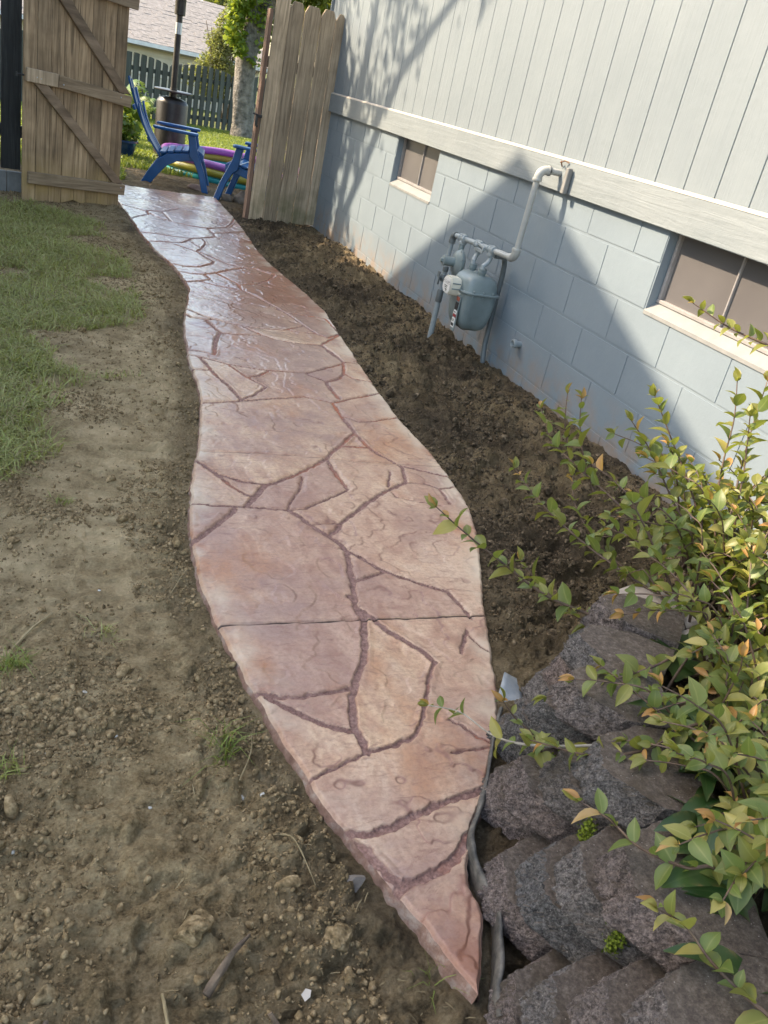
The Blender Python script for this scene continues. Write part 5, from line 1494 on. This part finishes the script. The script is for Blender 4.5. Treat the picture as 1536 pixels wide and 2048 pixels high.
def rock(name, loc, size, mat, label, seed, cat='rock', group=None, sub=3, flat=.0, rot=0, crag=0.0):
    bm = bmesh.new()
    bmesh.ops.create_icosphere(bm, subdivisions=sub, radius=1)
    for v in bm.verts:
        c = v.co.copy()
        f = 1 + .55 * (float(fbm(c.x * 1.4 + seed, c.y * 1.4 + c.z * 1.1, seed % 9, 3)) - .5) + .22 * (float(fbm(c.x * 4 + seed, c.y * 4 - c.z * 3, seed % 7, 2)) - .5)
        f += crag * (float(np.abs(vn(c.x * 2.6 + seed * 3, c.y * 2.6 + c.z * 2.1, seed % 5) - .5)) * 1.6 - .35) + crag * .5 * (float(vn(c.x * 6 + c.z * 5, c.y * 6 - c.z * 4 + seed, seed % 3)) - .5)
        v.co = c * f
        if flat and v.co.z > flat: v.co.z = flat + (v.co.z - flat) * .15
    rs_ = np.random.default_rng(int(seed) * 7 + 1)
    for q in range(9 if crag else 5):
        nv = Vector(rs_.normal(size=3)).normalized(); cc = float(rs_.uniform(.45, .85))
        for v in bm.verts:
            d_ = v.co.dot(nv) - cc
            if d_ > 0: v.co -= nv * d_ * .9
    me = bm_mesh(name, bm, mat, 28 if crag else 50)
    me.transform(Matrix.Translation(Vector(loc)) @ Matrix.Rotation(rot, 4, 'Z') @ Matrix.Diagonal((*size, 1)))
    o = link(name, me)
    return tag(o, label, cat, group)
rock('rock', (-.93, 9.86, -.10), (.125, .09, .055), M_ROCKP, 'flat pinkish rock at the far end of the path under the chairs', 3, flat=.45)
rock('boulder', (-.56, 9.38, -.075), (.105, .085, .085), M_ROCKG, 'larger rounded grey-brown boulder beside the fence post', 5)
rock('boulder', (-.70, 9.42, -.095), (.075, .07, .06), M_ROCKG, 'smaller tan boulder touching the rounded boulder by the fence post', 8)
# ------------------------------------------------------------------ planting bed
def ribbed(me):
    a = me.attributes.new('rib', 'FLOAT', 'POINT')
    a.data.foreach_set('value', np.tile(np.array([0, 1, 0], np.float32), len(me.vertices) // 3))
    return me
def leaf_mesh(name, mat, w=.50, fold=.10, droop=.16, wav=.0, tipw=.0):
    ys_ = [0, .12, .30, .50, .70, .87, 1.0]
    hw = [.02, .62, .95, 1.0, .74, .34, .01]
    V = []; Fs = []
    for j, (y, h_) in enumerate(zip(ys_, hw)):
        z = -droop * y * y + .05 * math.sin(y * 3.1)
        b_ = wav * (1 if j % 2 else -1)
        V += [(-w / 2 * h_ * (1 + b_), y, z + fold * h_), (0, y, z), (w / 2 * h_ * (1 + b_), y, z + fold * h_)]
    for j in range(len(ys_) - 1):
        a = j * 3
        Fs += [(a, a + 1, a + 4, a + 3), (a + 1, a + 2, a + 5, a + 4)]
    return ribbed(mesh_np(name, V, Fs, mat, True))
LV = {'g': [leaf_mesh('leaf', M_LEAF_G, w, f, d) for w, f, d in ((.55, .08, .15), (.62, .12, .25), (.48, .14, .05))],
      'y': [leaf_mesh('leaf', M_LEAF_Y, w, f, d) for w, f, d in ((.52, .10, .18), (.60, .13, .28), (.46, .16, .05))],
      'o': [leaf_mesh('leaf', M_LEAF_O, w, f, d) for w, f, d in ((.36, .16, .12), (.42, .14, .22))]}
shrub = empty('shrub', (-.88, 1.25, .14), 'sprawling yellow-green shrub with opposite leaves and orange tips above the block wall', 'shrub')
leaves = []                                     # (matrix, kind)
def leafM(p, d, nrm, L):
    y = Vector(d).normalized(); z = Vector(nrm); z = (z - y * z.dot(y))
    if z.length < 1e-4: z = y.orthogonal()
    z.normalize(); x = y.cross(z)
    M = Matrix((x * L, y * L, z * L)).transposed().to_4x4(); M.translation = p
    return M
def catmull(P, n):
    P = [Vector(p) for p in P]; out = []
    Q = [P[0] * 2 - P[1]] + P + [P[-1] * 2 - P[-2]]
    for i_ in range(1, len(Q) - 2):
        for k_ in range(n):
            t = k_ / n
            a, b, c, d = Q[i_ - 1], Q[i_], Q[i_ + 1], Q[i_ + 2]
            out.append(.5 * ((2 * b) + (c - a) * t + (2 * a - 5 * b + 4 * c - d) * t * t + (3 * b - a - 3 * c + d) * t ** 3))
    out.append(P[-1]); return out
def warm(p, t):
    """kind of leaf from where it grows: young tips redden, sunlight on upper right leaves painted as yellow"""
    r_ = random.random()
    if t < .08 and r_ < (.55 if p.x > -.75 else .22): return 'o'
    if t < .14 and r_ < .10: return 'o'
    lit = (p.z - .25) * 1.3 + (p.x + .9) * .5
    return 'y' if r_ < .36 + .42 * max(0, min(1, lit)) else 'g'  # yellow kind also stands in for sunlight on the leaves
def leafy(P, step, L0, r0, r1, skip=0.0, mat=None, dens=1.0, tip_o=True):
    C = catmull(P, 8)
    acc = [0]
    for a, b in zip(C[:-1], C[1:]): acc.append(acc[-1] + (b - a).length)
    tot = acc[-1]
    bm = bmesh.new()
    add_tube(bm, C, [r0 + (r1 - r0) * (s_ / tot) for s_ in acc], 6)
    link('stem', bm_mesh('stem', bm, mat or M_STEM, 60), shrub)
    s_ = .004; k_ = random.random() * 3
    while s_ < tot * (1 - skip):
        i_ = max(j for j in range(len(acc)) if acc[j] <= s_)
        i_ = min(i_, len(C) - 2)
        f = (s_ - acc[i_]) / max(1e-6, acc[i_ + 1] - acc[i_])
        p = C[i_].lerp(C[i_ + 1], f)
        T = -(C[i_ + 1] - C[i_]).normalized()          # towards the tip
        t = s_ / tot
        side_ = T.cross(Vector((0, 0, 1)))
        if side_.length < .1: side_ = T.orthogonal()
        side_.normalize(); upv = side_.cross(T)
        ax = side_ * math.cos(k_) + upv * math.sin(k_)
        L = L0 * (.50 + .50 * min(1, s_ / .06)) * random.uniform(.65, 1.35)
        for sg_ in (-1, 1):
            if random.random() > dens: continue
            d = ax * sg_ * .85 + T * random.uniform(.35, .8) + Vector((random.gauss(0, .18), random.gauss(0, .18), random.gauss(.05, .18)))
            nrm = T * .5 + Vector((random.gauss(0, .35), random.gauss(0, .35), .9)) - ax * sg_ * .2
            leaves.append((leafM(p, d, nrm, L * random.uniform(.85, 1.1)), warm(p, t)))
        if s_ < .01:
            for q in range(2):
                leaves.append((leafM(p, T + Vector((random.gauss(0, .3), random.gauss(0, .3), random.gauss(.1, .2))), Vector((random.gauss(0, .5), random.gauss(0, .5), 1)), L0 * .8), 'o' if tip_o and random.random() < .35 else 'y'))
        s_ += step * random.uniform(.75, 1.3); k_ += math.pi / 2 + random.gauss(0, .2)
for i_, P in enumerate(STEMS):
    if i_ >= 11: P = list(P) + [tuple(Vector(P[-1]) + Vector((.07, .0, -.13)))]
    pale = i_ == 11
    leafy(P, .030, .050 if i_ < 11 else .044, .0013, .0042 if not pale else .0052, .25 if pale else .05, M_PALESTEM if pale else None, .72 if pale else .92)
# twiggy mass of the crown
root_pts = [Vector((-.86, 1.38, .19)), Vector((-.70, 1.58, .19)), Vector((-.98, 1.16, .19)), Vector((-.85, 1.20, .19)), Vector((-1.10, .98, .19))]
for k_ in range(122):
    b0 = random.choice(root_pts) + Vector((random.gauss(0, .06), random.gauss(0, .06), 0))
    az = random.uniform(0, 2 * math.pi)
    reach = random.uniform(.10, .42); hh = random.uniform(.05, .36)
    tip = b0 + Vector((math.cos(az) * reach, math.sin(az) * reach * 1.1, hh))
    if tip.x > -.10: tip.x = -.10 - random.uniform(0, .1)
    if tip.x < -1.25: tip.x = -1.25 + random.uniform(0, .12)
    m1 = b0.lerp(tip, .5) + Vector((random.gauss(0, .04), random.gauss(0, .04), .06 + random.uniform(0, .06)))
    P = [tip, tip.lerp(m1, .5) + Vector((0, 0, .015)), m1, b0]
    leafy(P, .036, random.uniform(.038, .052), .0012, .004, .30, None, .9)
# near sprays in the lower right corner
for k_ in range(40):
    y = random.uniform(.42, .98)
    b0 = Vector((float(np.interp(y, _wt[:, 1], _wt[:, 0])) + random.uniform(.17, .32), y, .19))
    tip = b0 + Vector((random.uniform(-.24, .06), random.uniform(-.14, .24), random.uniform(.07, .26)))
    m1 = b0.lerp(tip, .5) + Vector((.01, 0, .07))
    leafy([tip, tip.lerp(m1, .5) + Vector((0, 0, .012)), m1, b0], .034, random.uniform(.036, .048), .0012, .0034, .25, None, .9)
camp = Vector((-2.4689, 0, 1.2425))
def shown(item):
    p = item[0].translation - camp
    f = p.dot(cF)
    if f < .1: return 0
    u, v = p.dot(cR) / f, p.dot(cU) / f
    if abs(u) > .46 or abs(v) > .61: return 0
    return item[0].to_scale().y / f
leaves.sort(key=shown, reverse=True)
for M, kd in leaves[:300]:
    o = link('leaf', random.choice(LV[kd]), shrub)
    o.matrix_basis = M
for kd in 'gyo':
    V = []; Fs = []
    for M, k2 in leaves[300:]:
        if k2 != kd: continue
        src = random.choice(LV[kd])
        b0 = len(V)
        V += [M @ v.co for v in src.vertices]
        Fs += [tuple(q + b0 for q in p.vertices) for p in src.polygons]
    if V: tag(link('foliage', ribbed(mesh_np('foliage', [tuple(v) for v in V], Fs, LV[kd][0].materials[0], True)), shrub), kind='stuff')

# broad strap-leaved plant at the right edge
ho = empty('broad_leaved_plant', (-1.2, .7, .14), 'clump of broad dark green strap leaves behind the block wall at the right', 'plant')
def strap(base, az, L, w, h, twist=0, mat=M_HOSTA, parent=ho):
    N = 9; V = []; Fs = []
    dv = Vector((math.cos(az), math.sin(az), 0)); sd = Vector((-math.sin(az), math.cos(az), 0))
    for i_ in range(N + 1):
        t = i_ / N
        c = Vector(base) + dv * L * (t ** 1.25) * .8 + Vector((0, 0, h * (1.9 * t - 1.35 * t * t)))
        hw = w / 2 * (math.sin(math.pi * min(1, .12 + .88 * t) ** .8) if t < 1 else .01)
        hw = w / 2 * (1 - abs(2 * (t ** .8) - 1) ** 2.2) + .004
        if i_ == N: hw = .001
        sdd = (sd * math.cos(twist) + Vector((0, 0, 1)) * math.sin(twist))
        V += [c - sdd * hw + Vector((0, 0, hw * .35)), c, c + sdd * hw + Vector((0, 0, hw * .35))]
    for i_ in range(N):
        a = i_ * 3
        Fs += [(a, a + 1, a + 4, a + 3), (a + 1, a + 2, a + 5, a + 4)]
    return link('leaf', ribbed(mesh_np('leaf', [tuple(v) for v in V], Fs, mat, True)), parent)
for k_ in range(40):
    y = random.uniform(.42, 1.02)
    x = float(np.interp(y, _wt[:, 1], _wt[:, 0])) + random.uniform(.13, .30)
    strap((x, y, .19), random.uniform(2.3, 4.3), random.uniform(.14, .23), random.uniform(.036, .060), random.uniform(.05, .17), random.uniform(-.5, .5))
# weed with toothed leaves
wd_ = empty('weed', (-1.08, 1.22, .14), 'low weed with dark toothed leaves under the shrub by the wall caps', 'weed')
def toothed(base, az, L, w, tilt):
    prof = []
    N = 12
    for i_ in range(N + 1):
        t = i_ / N
        hw = w / 2 * math.sin(math.pi * (t ** .75)) * (1.0 if i_ % 2 else .84) + .001
        prof.append((t * L, hw))
    V = []; Fs = []
    dv = Vector((math.cos(az), math.sin(az), tilt)).normalized(); sd = Vector((-math.sin(az), math.cos(az), 0))
    for y, hw in prof:
        c = Vector(base) + dv * y - Vector((0, 0, 1.6 * y * y))
        V += [c - sd * hw + Vector((0, 0, .2 * hw)), c, c + sd * hw + Vector((0, 0, .2 * hw))]
    for i_ in range(N):
        a = i_ * 3
        Fs += [(a, a + 1, a + 4, a + 3), (a + 1, a + 2, a + 5, a + 4)]
    link('leaf', ribbed(mesh_np('leaf', [tuple(v) for v in V], Fs, M_HOSTA)), wd_)
for az, L, w, tl in ((2.7, .13, .080, .25), (3.3, .14, .085, .15), (3.9, .13, .08, .3), (4.6, .12, .075, .35), (1.9, .11, .07, .4), (.6, .11, .07, .5)):
    toothed((-1.08, 1.22, .22), az, L, w, tl)
for (x, y, rz, s_, lb) in ((-1.00, 1.43, .35, .15, 'pale stone paver lying under the shrub, behind the far wall cap'), (-.96, 1.24, .2, .14, 'pale stone paver under the shrub beside the toothed weed')):
    o = box('paver', (x, y, .205), (s_, s_ * 1.3, .05), M_PAVER, None, Matrix.Rotation(rz, 3, 'Z'), .006)
    tag(o, lb, 'paver', 'pavers under the shrub')

# black edging strip squeezed between slab and wall
EP = [(-1.37, 1.44), (-1.425, 1.365), (-1.475, 1.285), (-1.525, 1.205), (-1.575, 1.135), (-1.622, 1.075), (-1.642, 1.02), (-1.645, .96), (-1.642, .91), (-1.664, .85), (-1.692, .79), (-1.72, .745), (-1.735, .70)]
C = catmull([(x + .012, y, 0) for x, y in EP], 6)
V = []; Fs = []
for i_, c in enumerate(C):
    a = C[max(0, i_ - 1)]; b = C[min(len(C) - 1, i_ + 1)]
    t = (b - a).normalized(); nr = Vector((-t.y, t.x, 0))
    z = -.094 + .012 * (float(vn(i_ * .25, 0, 71)) - .5) + .02 * max(0, .5 - abs(i_ - 34) / 12)
    th = .003 + .005 * float(vn(i_ * .4, 3, 72))
    V += [c + nr * th + Vector((0, 0, z)), c + nr * th * .5 + Vector((0, 0, z + .007)), c - nr * th * .5 + Vector((0, 0, z + .005)), c - nr * th * 1.1 + Vector((0, 0, z)), c - nr * th + Vector((0, 0, -.2)), c + nr * th + Vector((0, 0, -.2))]
for i_ in range(len(C) - 1):
    for k_ in range(6):
        a = i_ * 6
        Fs.append((a + k_, a + (k_ + 1) % 6, a + 6 + (k_ + 1) % 6, a + 6 + k_))
tag(link('edging_strip', mesh_np('edging_strip', [tuple(v) for v in V], Fs, M_EDGING, True)), 'dirty plastic edging strip wedged between the path and the block wall', 'edging')
# torn piece of liner at the end of the wall
V = []; Fs = []
for i_ in range(7):
    for j in range(6):
        u, w = i_ / 6, j / 5
        p = Vector((-1.335, 1.50, -.115)) + Vector((.060, .085, 0)) * u + Vector((.060, -.045, 0)) * w * (1 - .35 * u)
        p.z += .034 * math.sin(u * 2.9) * (1 - w) + .012 * u
        V.append(p)
for i_ in range(6):
    for j in range(5):
        a = i_ * 6 + j
        Fs.append((a, a + 1, a + 7, a + 6))
lm = link('liner_scrap', mesh_np('liner_scrap', [tuple(v) for v in V], Fs, M_FABRIC, True))
md = lm.modifiers.new('thick', 'SOLIDIFY'); md.thickness = .004
tag(lm, 'curled scrap of blue-grey liner poking out beside the path edge', 'scrap')

# ------------------------------------------------------------------ soil clods, stones, twigs
def proto(sub, seed):
    bm = bmesh.new(); bmesh.ops.create_icosphere(bm, subdivisions=sub, radius=1)
    V = np.array([v.co[:] for v in bm.verts]); Fq = np.array([[v.index for v in f.verts] for f in bm.faces])
    bm.free()
    rs = np.random.default_rng(seed)
    return V, Fq
def clods(name, XY, size, sub, seed, mat, sink=.35, label=None, jag=.28):
    rs = np.random.default_rng(seed)
    V0, F0 = proto(sub, seed)
    m = len(XY)
    ax = rs.normal(size=(m, 4)); ax /= np.linalg.norm(ax, axis=1)[:, None]
    w, x, y, z = ax.T
    Rm = np.stack([np.stack([1 - 2 * (y * y + z * z), 2 * (x * y - z * w), 2 * (x * z + y * w)], -1),
                   np.stack([2 * (x * y + z * w), 1 - 2 * (x * x + z * z), 2 * (y * z - x * w)], -1),
                   np.stack([2 * (x * z - y * w), 2 * (y * z + x * w), 1 - 2 * (x * x + y * y)], -1)], 1)
    sc = rs.uniform(.62, 1.15, (m, 1, 3)) * size[:, None, None]
    jit = 1 + rs.normal(size=(m, len(V0), 1)) * jag * .6
    U = V0[None] * (1 + rs.normal(size=(m, len(V0), 1)) * jag * .45) * np.ones((m, 1, 1))
    for q in range(7):
        nv = rs.normal(size=(m, 3)); nv /= np.linalg.norm(nv, axis=1)[:, None]
        cc = rs.uniform(.30, .75, (m, 1))
        d_ = np.maximum(0, np.einsum('mvj,mj->mv', U, nv) - cc)
        U = U - d_[..., None] * nv[:, None, :]
    V = np.einsum('mij,mvj->mvi', Rm, U * sc * 1.25)
    gz = ground_z(XY[:, 0], XY[:, 1])
    V[:, :, 0] += XY[:, 0:1]; V[:, :, 1] += XY[:, 1:2]; V[:, :, 2] += (gz + size * (1 - 2 * sink) * .6)[:, None]
    F = (F0[None] + (np.arange(m) * len(V0))[:, None, None]).reshape(-1, 3)
    return link(name, mesh_np(name, V.reshape(-1, 3), F, mat, False))
def scatter(n, lo, hi, seed, dens, ymin=.5, ymax=9.0, xmin=-3.9, xmax=-.02, power=1.0):
    rs = np.random.default_rng(seed)
    out = []
    got = 0
    while got < n:
        k_ = n * 3
        y = ymin * (ymax / ymin) ** rs.random(k_) if power else rs.uniform(ymin, ymax, k_)
        x = rs.uniform(xmin, xmax, k_)
        ok = ~inside_path(x, y, .012) & (turf_weight(x, y) < .4) & (rs.random(k_) < dens(x, y))
        vis = (x > -3.15 - .09 * y)
        p = np.stack([x, y], -1)[ok & vis]
        out.append(p); got += len(p)
    P = np.concatenate(out)[:n]
    return P, lo * (hi / lo) ** (rs.random(n) ** 1.7)
def dens_soft(x, y):
    xl, xr = path_x(np.clip(y, PATH_Y0 + .001, 9.2))
    c = sst(.42, .62, fbm(x * 3.2, y * 3.2, 21, 3))
    r_ = (x > xr) & (y < 9)
    tr = np.exp(-((x + 2.23) / .16) ** 2) * (y < 3.2)
    return np.clip(np.where(r_, .40 + .60 * c, .22 + .78 * c) + .1 * (y < 1.6) - .35 * tr, .04, 1)
def not_bed(f):
    return lambda x, y: f(x, y) * (bed_weight(x, y) < .05) * ((x < -1.9) | (y > 1.75) | (x > np.interp(y, _wt[:, 1], _wt[:, 0]) + .3) | (y > 1.2) & (x > -1.2) & (y > 1.75))
DS = not_bed(dens_soft)
P, s1 = scatter(74000, .0016, .0052, 91, DS)
clods('soil_crumbs', P, s1, 1, 1, M_CLOD); tag(bpy.data.objects['soil_crumbs'], 'fine crumbs of loose soil over the bare ground', None, None, 'stuff')
P, s1 = scatter(27000, .0035, .0115, 92, DS)
clods('soil_clods', P, s1, 1, 2, M_CLOD, .34, jag=.16); tag(bpy.data.objects['soil_clods'], 'scattered small clods of soil over the bare ground', None, None, 'stuff')
P, s1 = scatter(900, .009, .026, 93, lambda x, y: DS(x, y) * np.where(x > np.interp(y, PR[:, 1], PR[:, 0]), 1.0, .28), ymin=.55)
o = clods('soil_lumps', P, s1, 2, 3, M_CLOD, .42, jag=.10); tag(o, 'larger broken lumps of soil over the bare ground', None, None, 'stuff')
# bed litter: dark mulch crumbs behind the wall and in its ledges
rs = np.random.default_rng(5)
P = np.stack([rs.uniform(-1.3, -.05, 5200), rs.uniform(.2, 1.8, 5200)], -1)
P = P[bed_weight(P[:, 0], P[:, 1]) > .9]
clods('bed_mulch', P, rs.uniform(.003, .010, len(P)), 1, 9, M_CLOD); tag(bpy.data.objects['bed_mulch'], 'dark crumbly mulch in the planting bed behind the wall', None, None, 'stuff')
def gz1(x, y): return float(ground_z(np.array([x]), np.array([y]))[0])
for (x, y, sx, sy, sz, lb, sd) in ((-1.955, .905, .030, .026, .024, 'fist-sized pale clod lying left of the path tip', 31), (-1.885, 1.02, .026, .02, .016, 'flat grey stone half buried against the path edge near its tip', 34),
                                   (-2.02, 1.03, .028, .018, .014, 'flat dark clod between the thin straw and the path tip', 36), (-2.21, .96, .034, .028, .028, 'dark lumpy clod just above the long twig', 37),
                                   (-2.18, .99, .022, .02, .02, 'small knobbly clod to the right of the dark lumpy clod', 38), (-2.40, .74, .05, .034, .036, 'big dark clod at the bottom left corner', 39), (-2.08, .72, .036, .03, .028, 'dark clod by the grass tuft at the bottom', 40)):
    rock('soil_clod', (x, y, gz1(x, y) + sz * .35), (sx, sy, sz), M_CLOD if sd != 34 else M_ROCKG, lb, sd, 'clod', 'larger single clods in the foreground', 4, crag=.22)
# white pebbles
pb = [(-2.245, 1.275, 'white pebble right of centre, nearest the tall grass tuft'), (-2.015, 1.268, 'white angular pebble closest to the path edge'), (-2.055, 1.285, 'tiny white pebble just left of the angular one'), (-2.36, 1.62, 'pale pebble left of the track marks'),
      (-2.31, 2.05, 'small pale stone beside the yellow tuft'), (-2.44, 1.44, 'white chip at the left near the grass blades'), (-1.24, 2.9, 'white stone chip in the dark soil right of the path'), (-1.06, 3.05, 'flat grey stone chip in the dark soil near the wall'),
      (-2.30, 1.48, 'cream pebble pressed in the soil above the clods'), (-2.50, 1.20, 'pale oval pebble at the left edge of the frame')]
for k_, (x, y, lb) in enumerate(pb):
    s_ = random.uniform(.004, .0065)
    rock('pebble', (x, y, gz1(x, y) + s_ * .3), (s_ * 1.3, s_, s_ * .7), M_PEBBLE, lb, 60 + k_, 'pebble', 'pale pebbles on the soil', 1, rot=random.uniform(0, 3))
# twigs and bark
def twig(pts, r0, r1, label, mat=M_TWIG):
    P = [Vector((x, y, gz1(x, y) + .006 + dz)) for x, y, dz in pts]
    C = catmull(P, 4)
    bm = bmesh.new()
    add_tube(bm, C, [r0 + (r1 - r0) * i_ / (len(C) - 1) for i_ in range(len(C))], 7)
    for v in bm.verts: v.co += Vector((random.gauss(0, r0 * .12), random.gauss(0, r0 * .12), random.gauss(0, r0 * .12)))
    tag(link('twig', bm_mesh('twig', bm, mat, 50)), label, 'twig', 'twigs and straws on the soil')
twig([(-2.195, .855, .004), (-2.155, .893, .008), (-2.11, .935, .006)], .0085, .003, 'thick dark bark sliver slanting across the soil, lower middle')
twig([(-2.475, .79, .002), (-2.455, .83, .004), (-2.44, .865, .006)], .005, .004, 'grey-brown twig at the bottom left, lying up and down')
twig([(-2.02, 1.16, .004), (-1.99, 1.13, .010), (-1.975, 1.09, .012), (-1.96, 1.03, .002)], .0022, .0012, 'thin curved straw near the path tip', M_STRAW)
twig([(-2.52, 1.79, .004), (-2.475, 1.87, .010), (-2.43, 1.93, .004)], .0042, .003, 'bare pale curved stick at the left, beside the grass tuft', M_STRAW)
twig([(-2.26, .80, .002), (-2.262, .84, .004), (-2.264, .872, .003)], .0032, .003, 'short straight pale stick standing out in the lower soil', M_STRAW)
twig([(-2.10, .80, .002), (-2.085, .78, .004), (-2.07, .755, .002)], .0045, .0035, 'short grey stick near the white petal')
twig([(-2.345, .69, .002), (-2.345, .72, .006), (-2.347, .745, .004)], .0035, .003, 'pale broken twig at the very bottom left', M_STRAW)
twig([(-2.06, 1.30, .004), (-2.02, 1.38, .012), (-2.0, 1.46, .004)], .0016, .0012, 'hair-thin straw against the slab side', M_STRAW)
twig([(-2.12, 2.03, .004), (-2.06, 2.12, .016), (-2.02, 2.16, .012)], .0014, .0010, 'hair-thin straw touching the left path edge further up', M_STRAW)
V = [Vector(v) for v in ((0, 0, 0), (.010, .004, .003), (.014, .014, .006), (.006, .020, .004), (-.004, .012, .002))]
V = [v + Vector((-2.035, .815, gz1(-2.03, .82) + .006)) for v in V]
pt = link('petal', mesh_np('petal', [tuple(v) for v in V], [(0, 1, 2), (0, 2, 3), (0, 3, 4)], M_CAULK)); tag(pt, 'single pale cream petal lying on the bare soil', 'petal')
# loose straw
rs = np.random.default_rng(66)
P, _ = scatter(900, .01, .02, 95, lambda x, y: np.where(bed_weight(x, y) < .05, .5, 0) * (bed_weight(x + .25, y) < .05))
V = []; Fs = []
gz = ground_z(P[:, 0], P[:, 1])
for (x, y), z in zip(P, gz):
    a = rs.uniform(0, 6.28); L = rs.uniform(.005, .026); w = rs.uniform(.0004, .0009)
    d = np.array([math.cos(a), math.sin(a), rs.normal() * .25]); s_ = np.array([-math.sin(a), math.cos(a), 0]) * w
    c = np.array([x, y, z + .005]); m1 = c + d * L * .5 + s_ * rs.normal() * 3; e = c + d * L + np.array([0, 0, rs.uniform(-.002, .004)])
    b0 = len(V); V += [c - s_, c + s_, m1 + s_, m1 - s_, e + s_ * .5, e - s_ * .5]
    Fs += [(b0, b0 + 1, b0 + 2, b0 + 3), (b0 + 3, b0 + 2, b0 + 4, b0 + 5)]
tag(link('straw_litter', mesh_np('straw_litter', np.array(V), Fs, M_STRAW)), 'fine bits of straw littering the bare soil', None, None, 'stuff')

# ------------------------------------------------------------------ grass
def blades(name, P, h, mat, seed, parent=None, w=.0022, lean=.5, zoff=None):
    rs = np.random.default_rng(seed); m = len(P)
    z = ground_z(P[:, 0], P[:, 1]) if zoff is None else zoff
    a = rs.uniform(0, 2 * np.pi, m); H = h * rs.uniform(.5, 1.25, m)
    ln = lean * rs.uniform(.2, 1.6, m) * H
    d = np.stack([np.cos(a), np.sin(a)], -1)
    b = rs.uniform(0, 2 * np.pi, m)
    s_ = np.stack([np.cos(b), np.sin(b), 0 * b], -1) * (w * rs.uniform(.6, 1.3, m))[:, None]
    base = np.stack([P[:, 0], P[:, 1], z - .004], -1)
    mid_ = base + np.stack([d[:, 0] * ln * .35, d[:, 1] * ln * .35, H * .62], -1)
    tip = base + np.stack([d[:, 0] * ln * 1.15, d[:, 1] * ln * 1.15, H * rs.uniform(.55, 1.0, m)], -1)
    V = np.stack([base - s_, base + s_, mid_ + s_ * .8, mid_ - s_ * .8, tip], 1).reshape(-1, 3)
    i_ = np.arange(m)[:, None] * 5
    F = np.concatenate([i_ + np.array([0, 1, 2]), i_ + np.array([0, 2, 3]), i_ + np.array([3, 2, 4])])
    return link(name, mesh_np(name, V, F, mat), parent)
def grass_pts(n, x0, x1, y0, y1, seed, logy=True, thr=.25):
    rs = np.random.default_rng(seed); out = []; got = 0
    while got < n:
        k_ = n * 2
        y = y0 * (y1 / y0) ** rs.random(k_) if logy else rs.uniform(y0, y1, k_)
        x = rs.uniform(x0, x1, k_)
        t = turf_weight(x, y) * (.35 + .65 * sst(.3, .6, fbm(x * 5, y * 5, 61, 3)))
        ok = (rs.random(k_) < t) & (t > thr * .5) & (x > -3.1 - .12 * y) & ~inside_path(x, y, .03)
        out.append(np.stack([x, y], -1)[ok]); got += ok.sum()
    return np.concatenate(out)[:n]
tag(blades('lawn_grass', grass_pts(70000, -4.2, -1.95, 2.0, 8.3, 101), .046, M_GRASS, 102, None, .0026, 1.2), 'short patchy grass at the left of the path', None, None, 'stuff')
tag(blades('long_grass', grass_pts(5200, -4.2, -1.95, 2.0, 8.3, 105), .078, M_GRASS, 106, None, .0026, 1.3), 'longer tousled grass tufts in the turf left of the path', None, None, 'stuff')
tag(blades('dry_grass', grass_pts(12000, -4.2, -1.95, 2.0, 8.3, 107), .050, M_STRAW, 108, None, .0018, 1.6), 'dead straw-coloured blades in the turf left of the path', None, None, 'stuff')
rs = np.random.default_rng(103)
k_ = 130000
yy_ = rs.uniform(9.3, 21.8, k_); xx_ = rs.uniform(-3.2, 3.2, k_)
ok = (turf_weight(xx_, yy_) > .5) & ~inside_path(xx_, yy_, .05) & (np.hypot(xx_ + .25, yy_ - 11.35) > .95)
tag(blades('back_lawn_grass', np.stack([xx_, yy_], -1)[ok], .080, M_GRASSF, 104, None, .008, .6), 'bright lawn grass of the back yard', None, None, 'stuff')
# single tufts
tufts = [(-2.075, 1.405, 70, .060, 'blue-green grass tuft drooping beside the path edge'), (-2.30, 1.86, 40, .035, 'small yellowing grass tuft in the track marks'), (-2.515, 1.73, 90, .045, 'thick green tuft at the left edge by the curved stick'),
         (-2.515, 1.40, 45, .040, 'sparse pale tuft at the left edge below the curved stick'), (-2.19, .70, 46, .050, 'green grass tuft at the bottom of the frame'), (-2.40, 2.55, 40, .03, 'flat little tuft in the dry soil'), (-1.795, .80, 16, .035, 'few thin grass blades beside the path tip')]
for k_, (x, y, nb_, h_, lb) in enumerate(tufts):
    rs = np.random.default_rng(300 + k_)
    t_ = blades('grass_tuft', np.stack([rs.normal(x, .016, nb_), rs.normal(y, .016, nb_)], -1), h_, M_GRASS, 400 + k_, None, .0014, 1.3)
    tag(t_, lb, 'grass tuft', 'grass tufts on the bare soil')
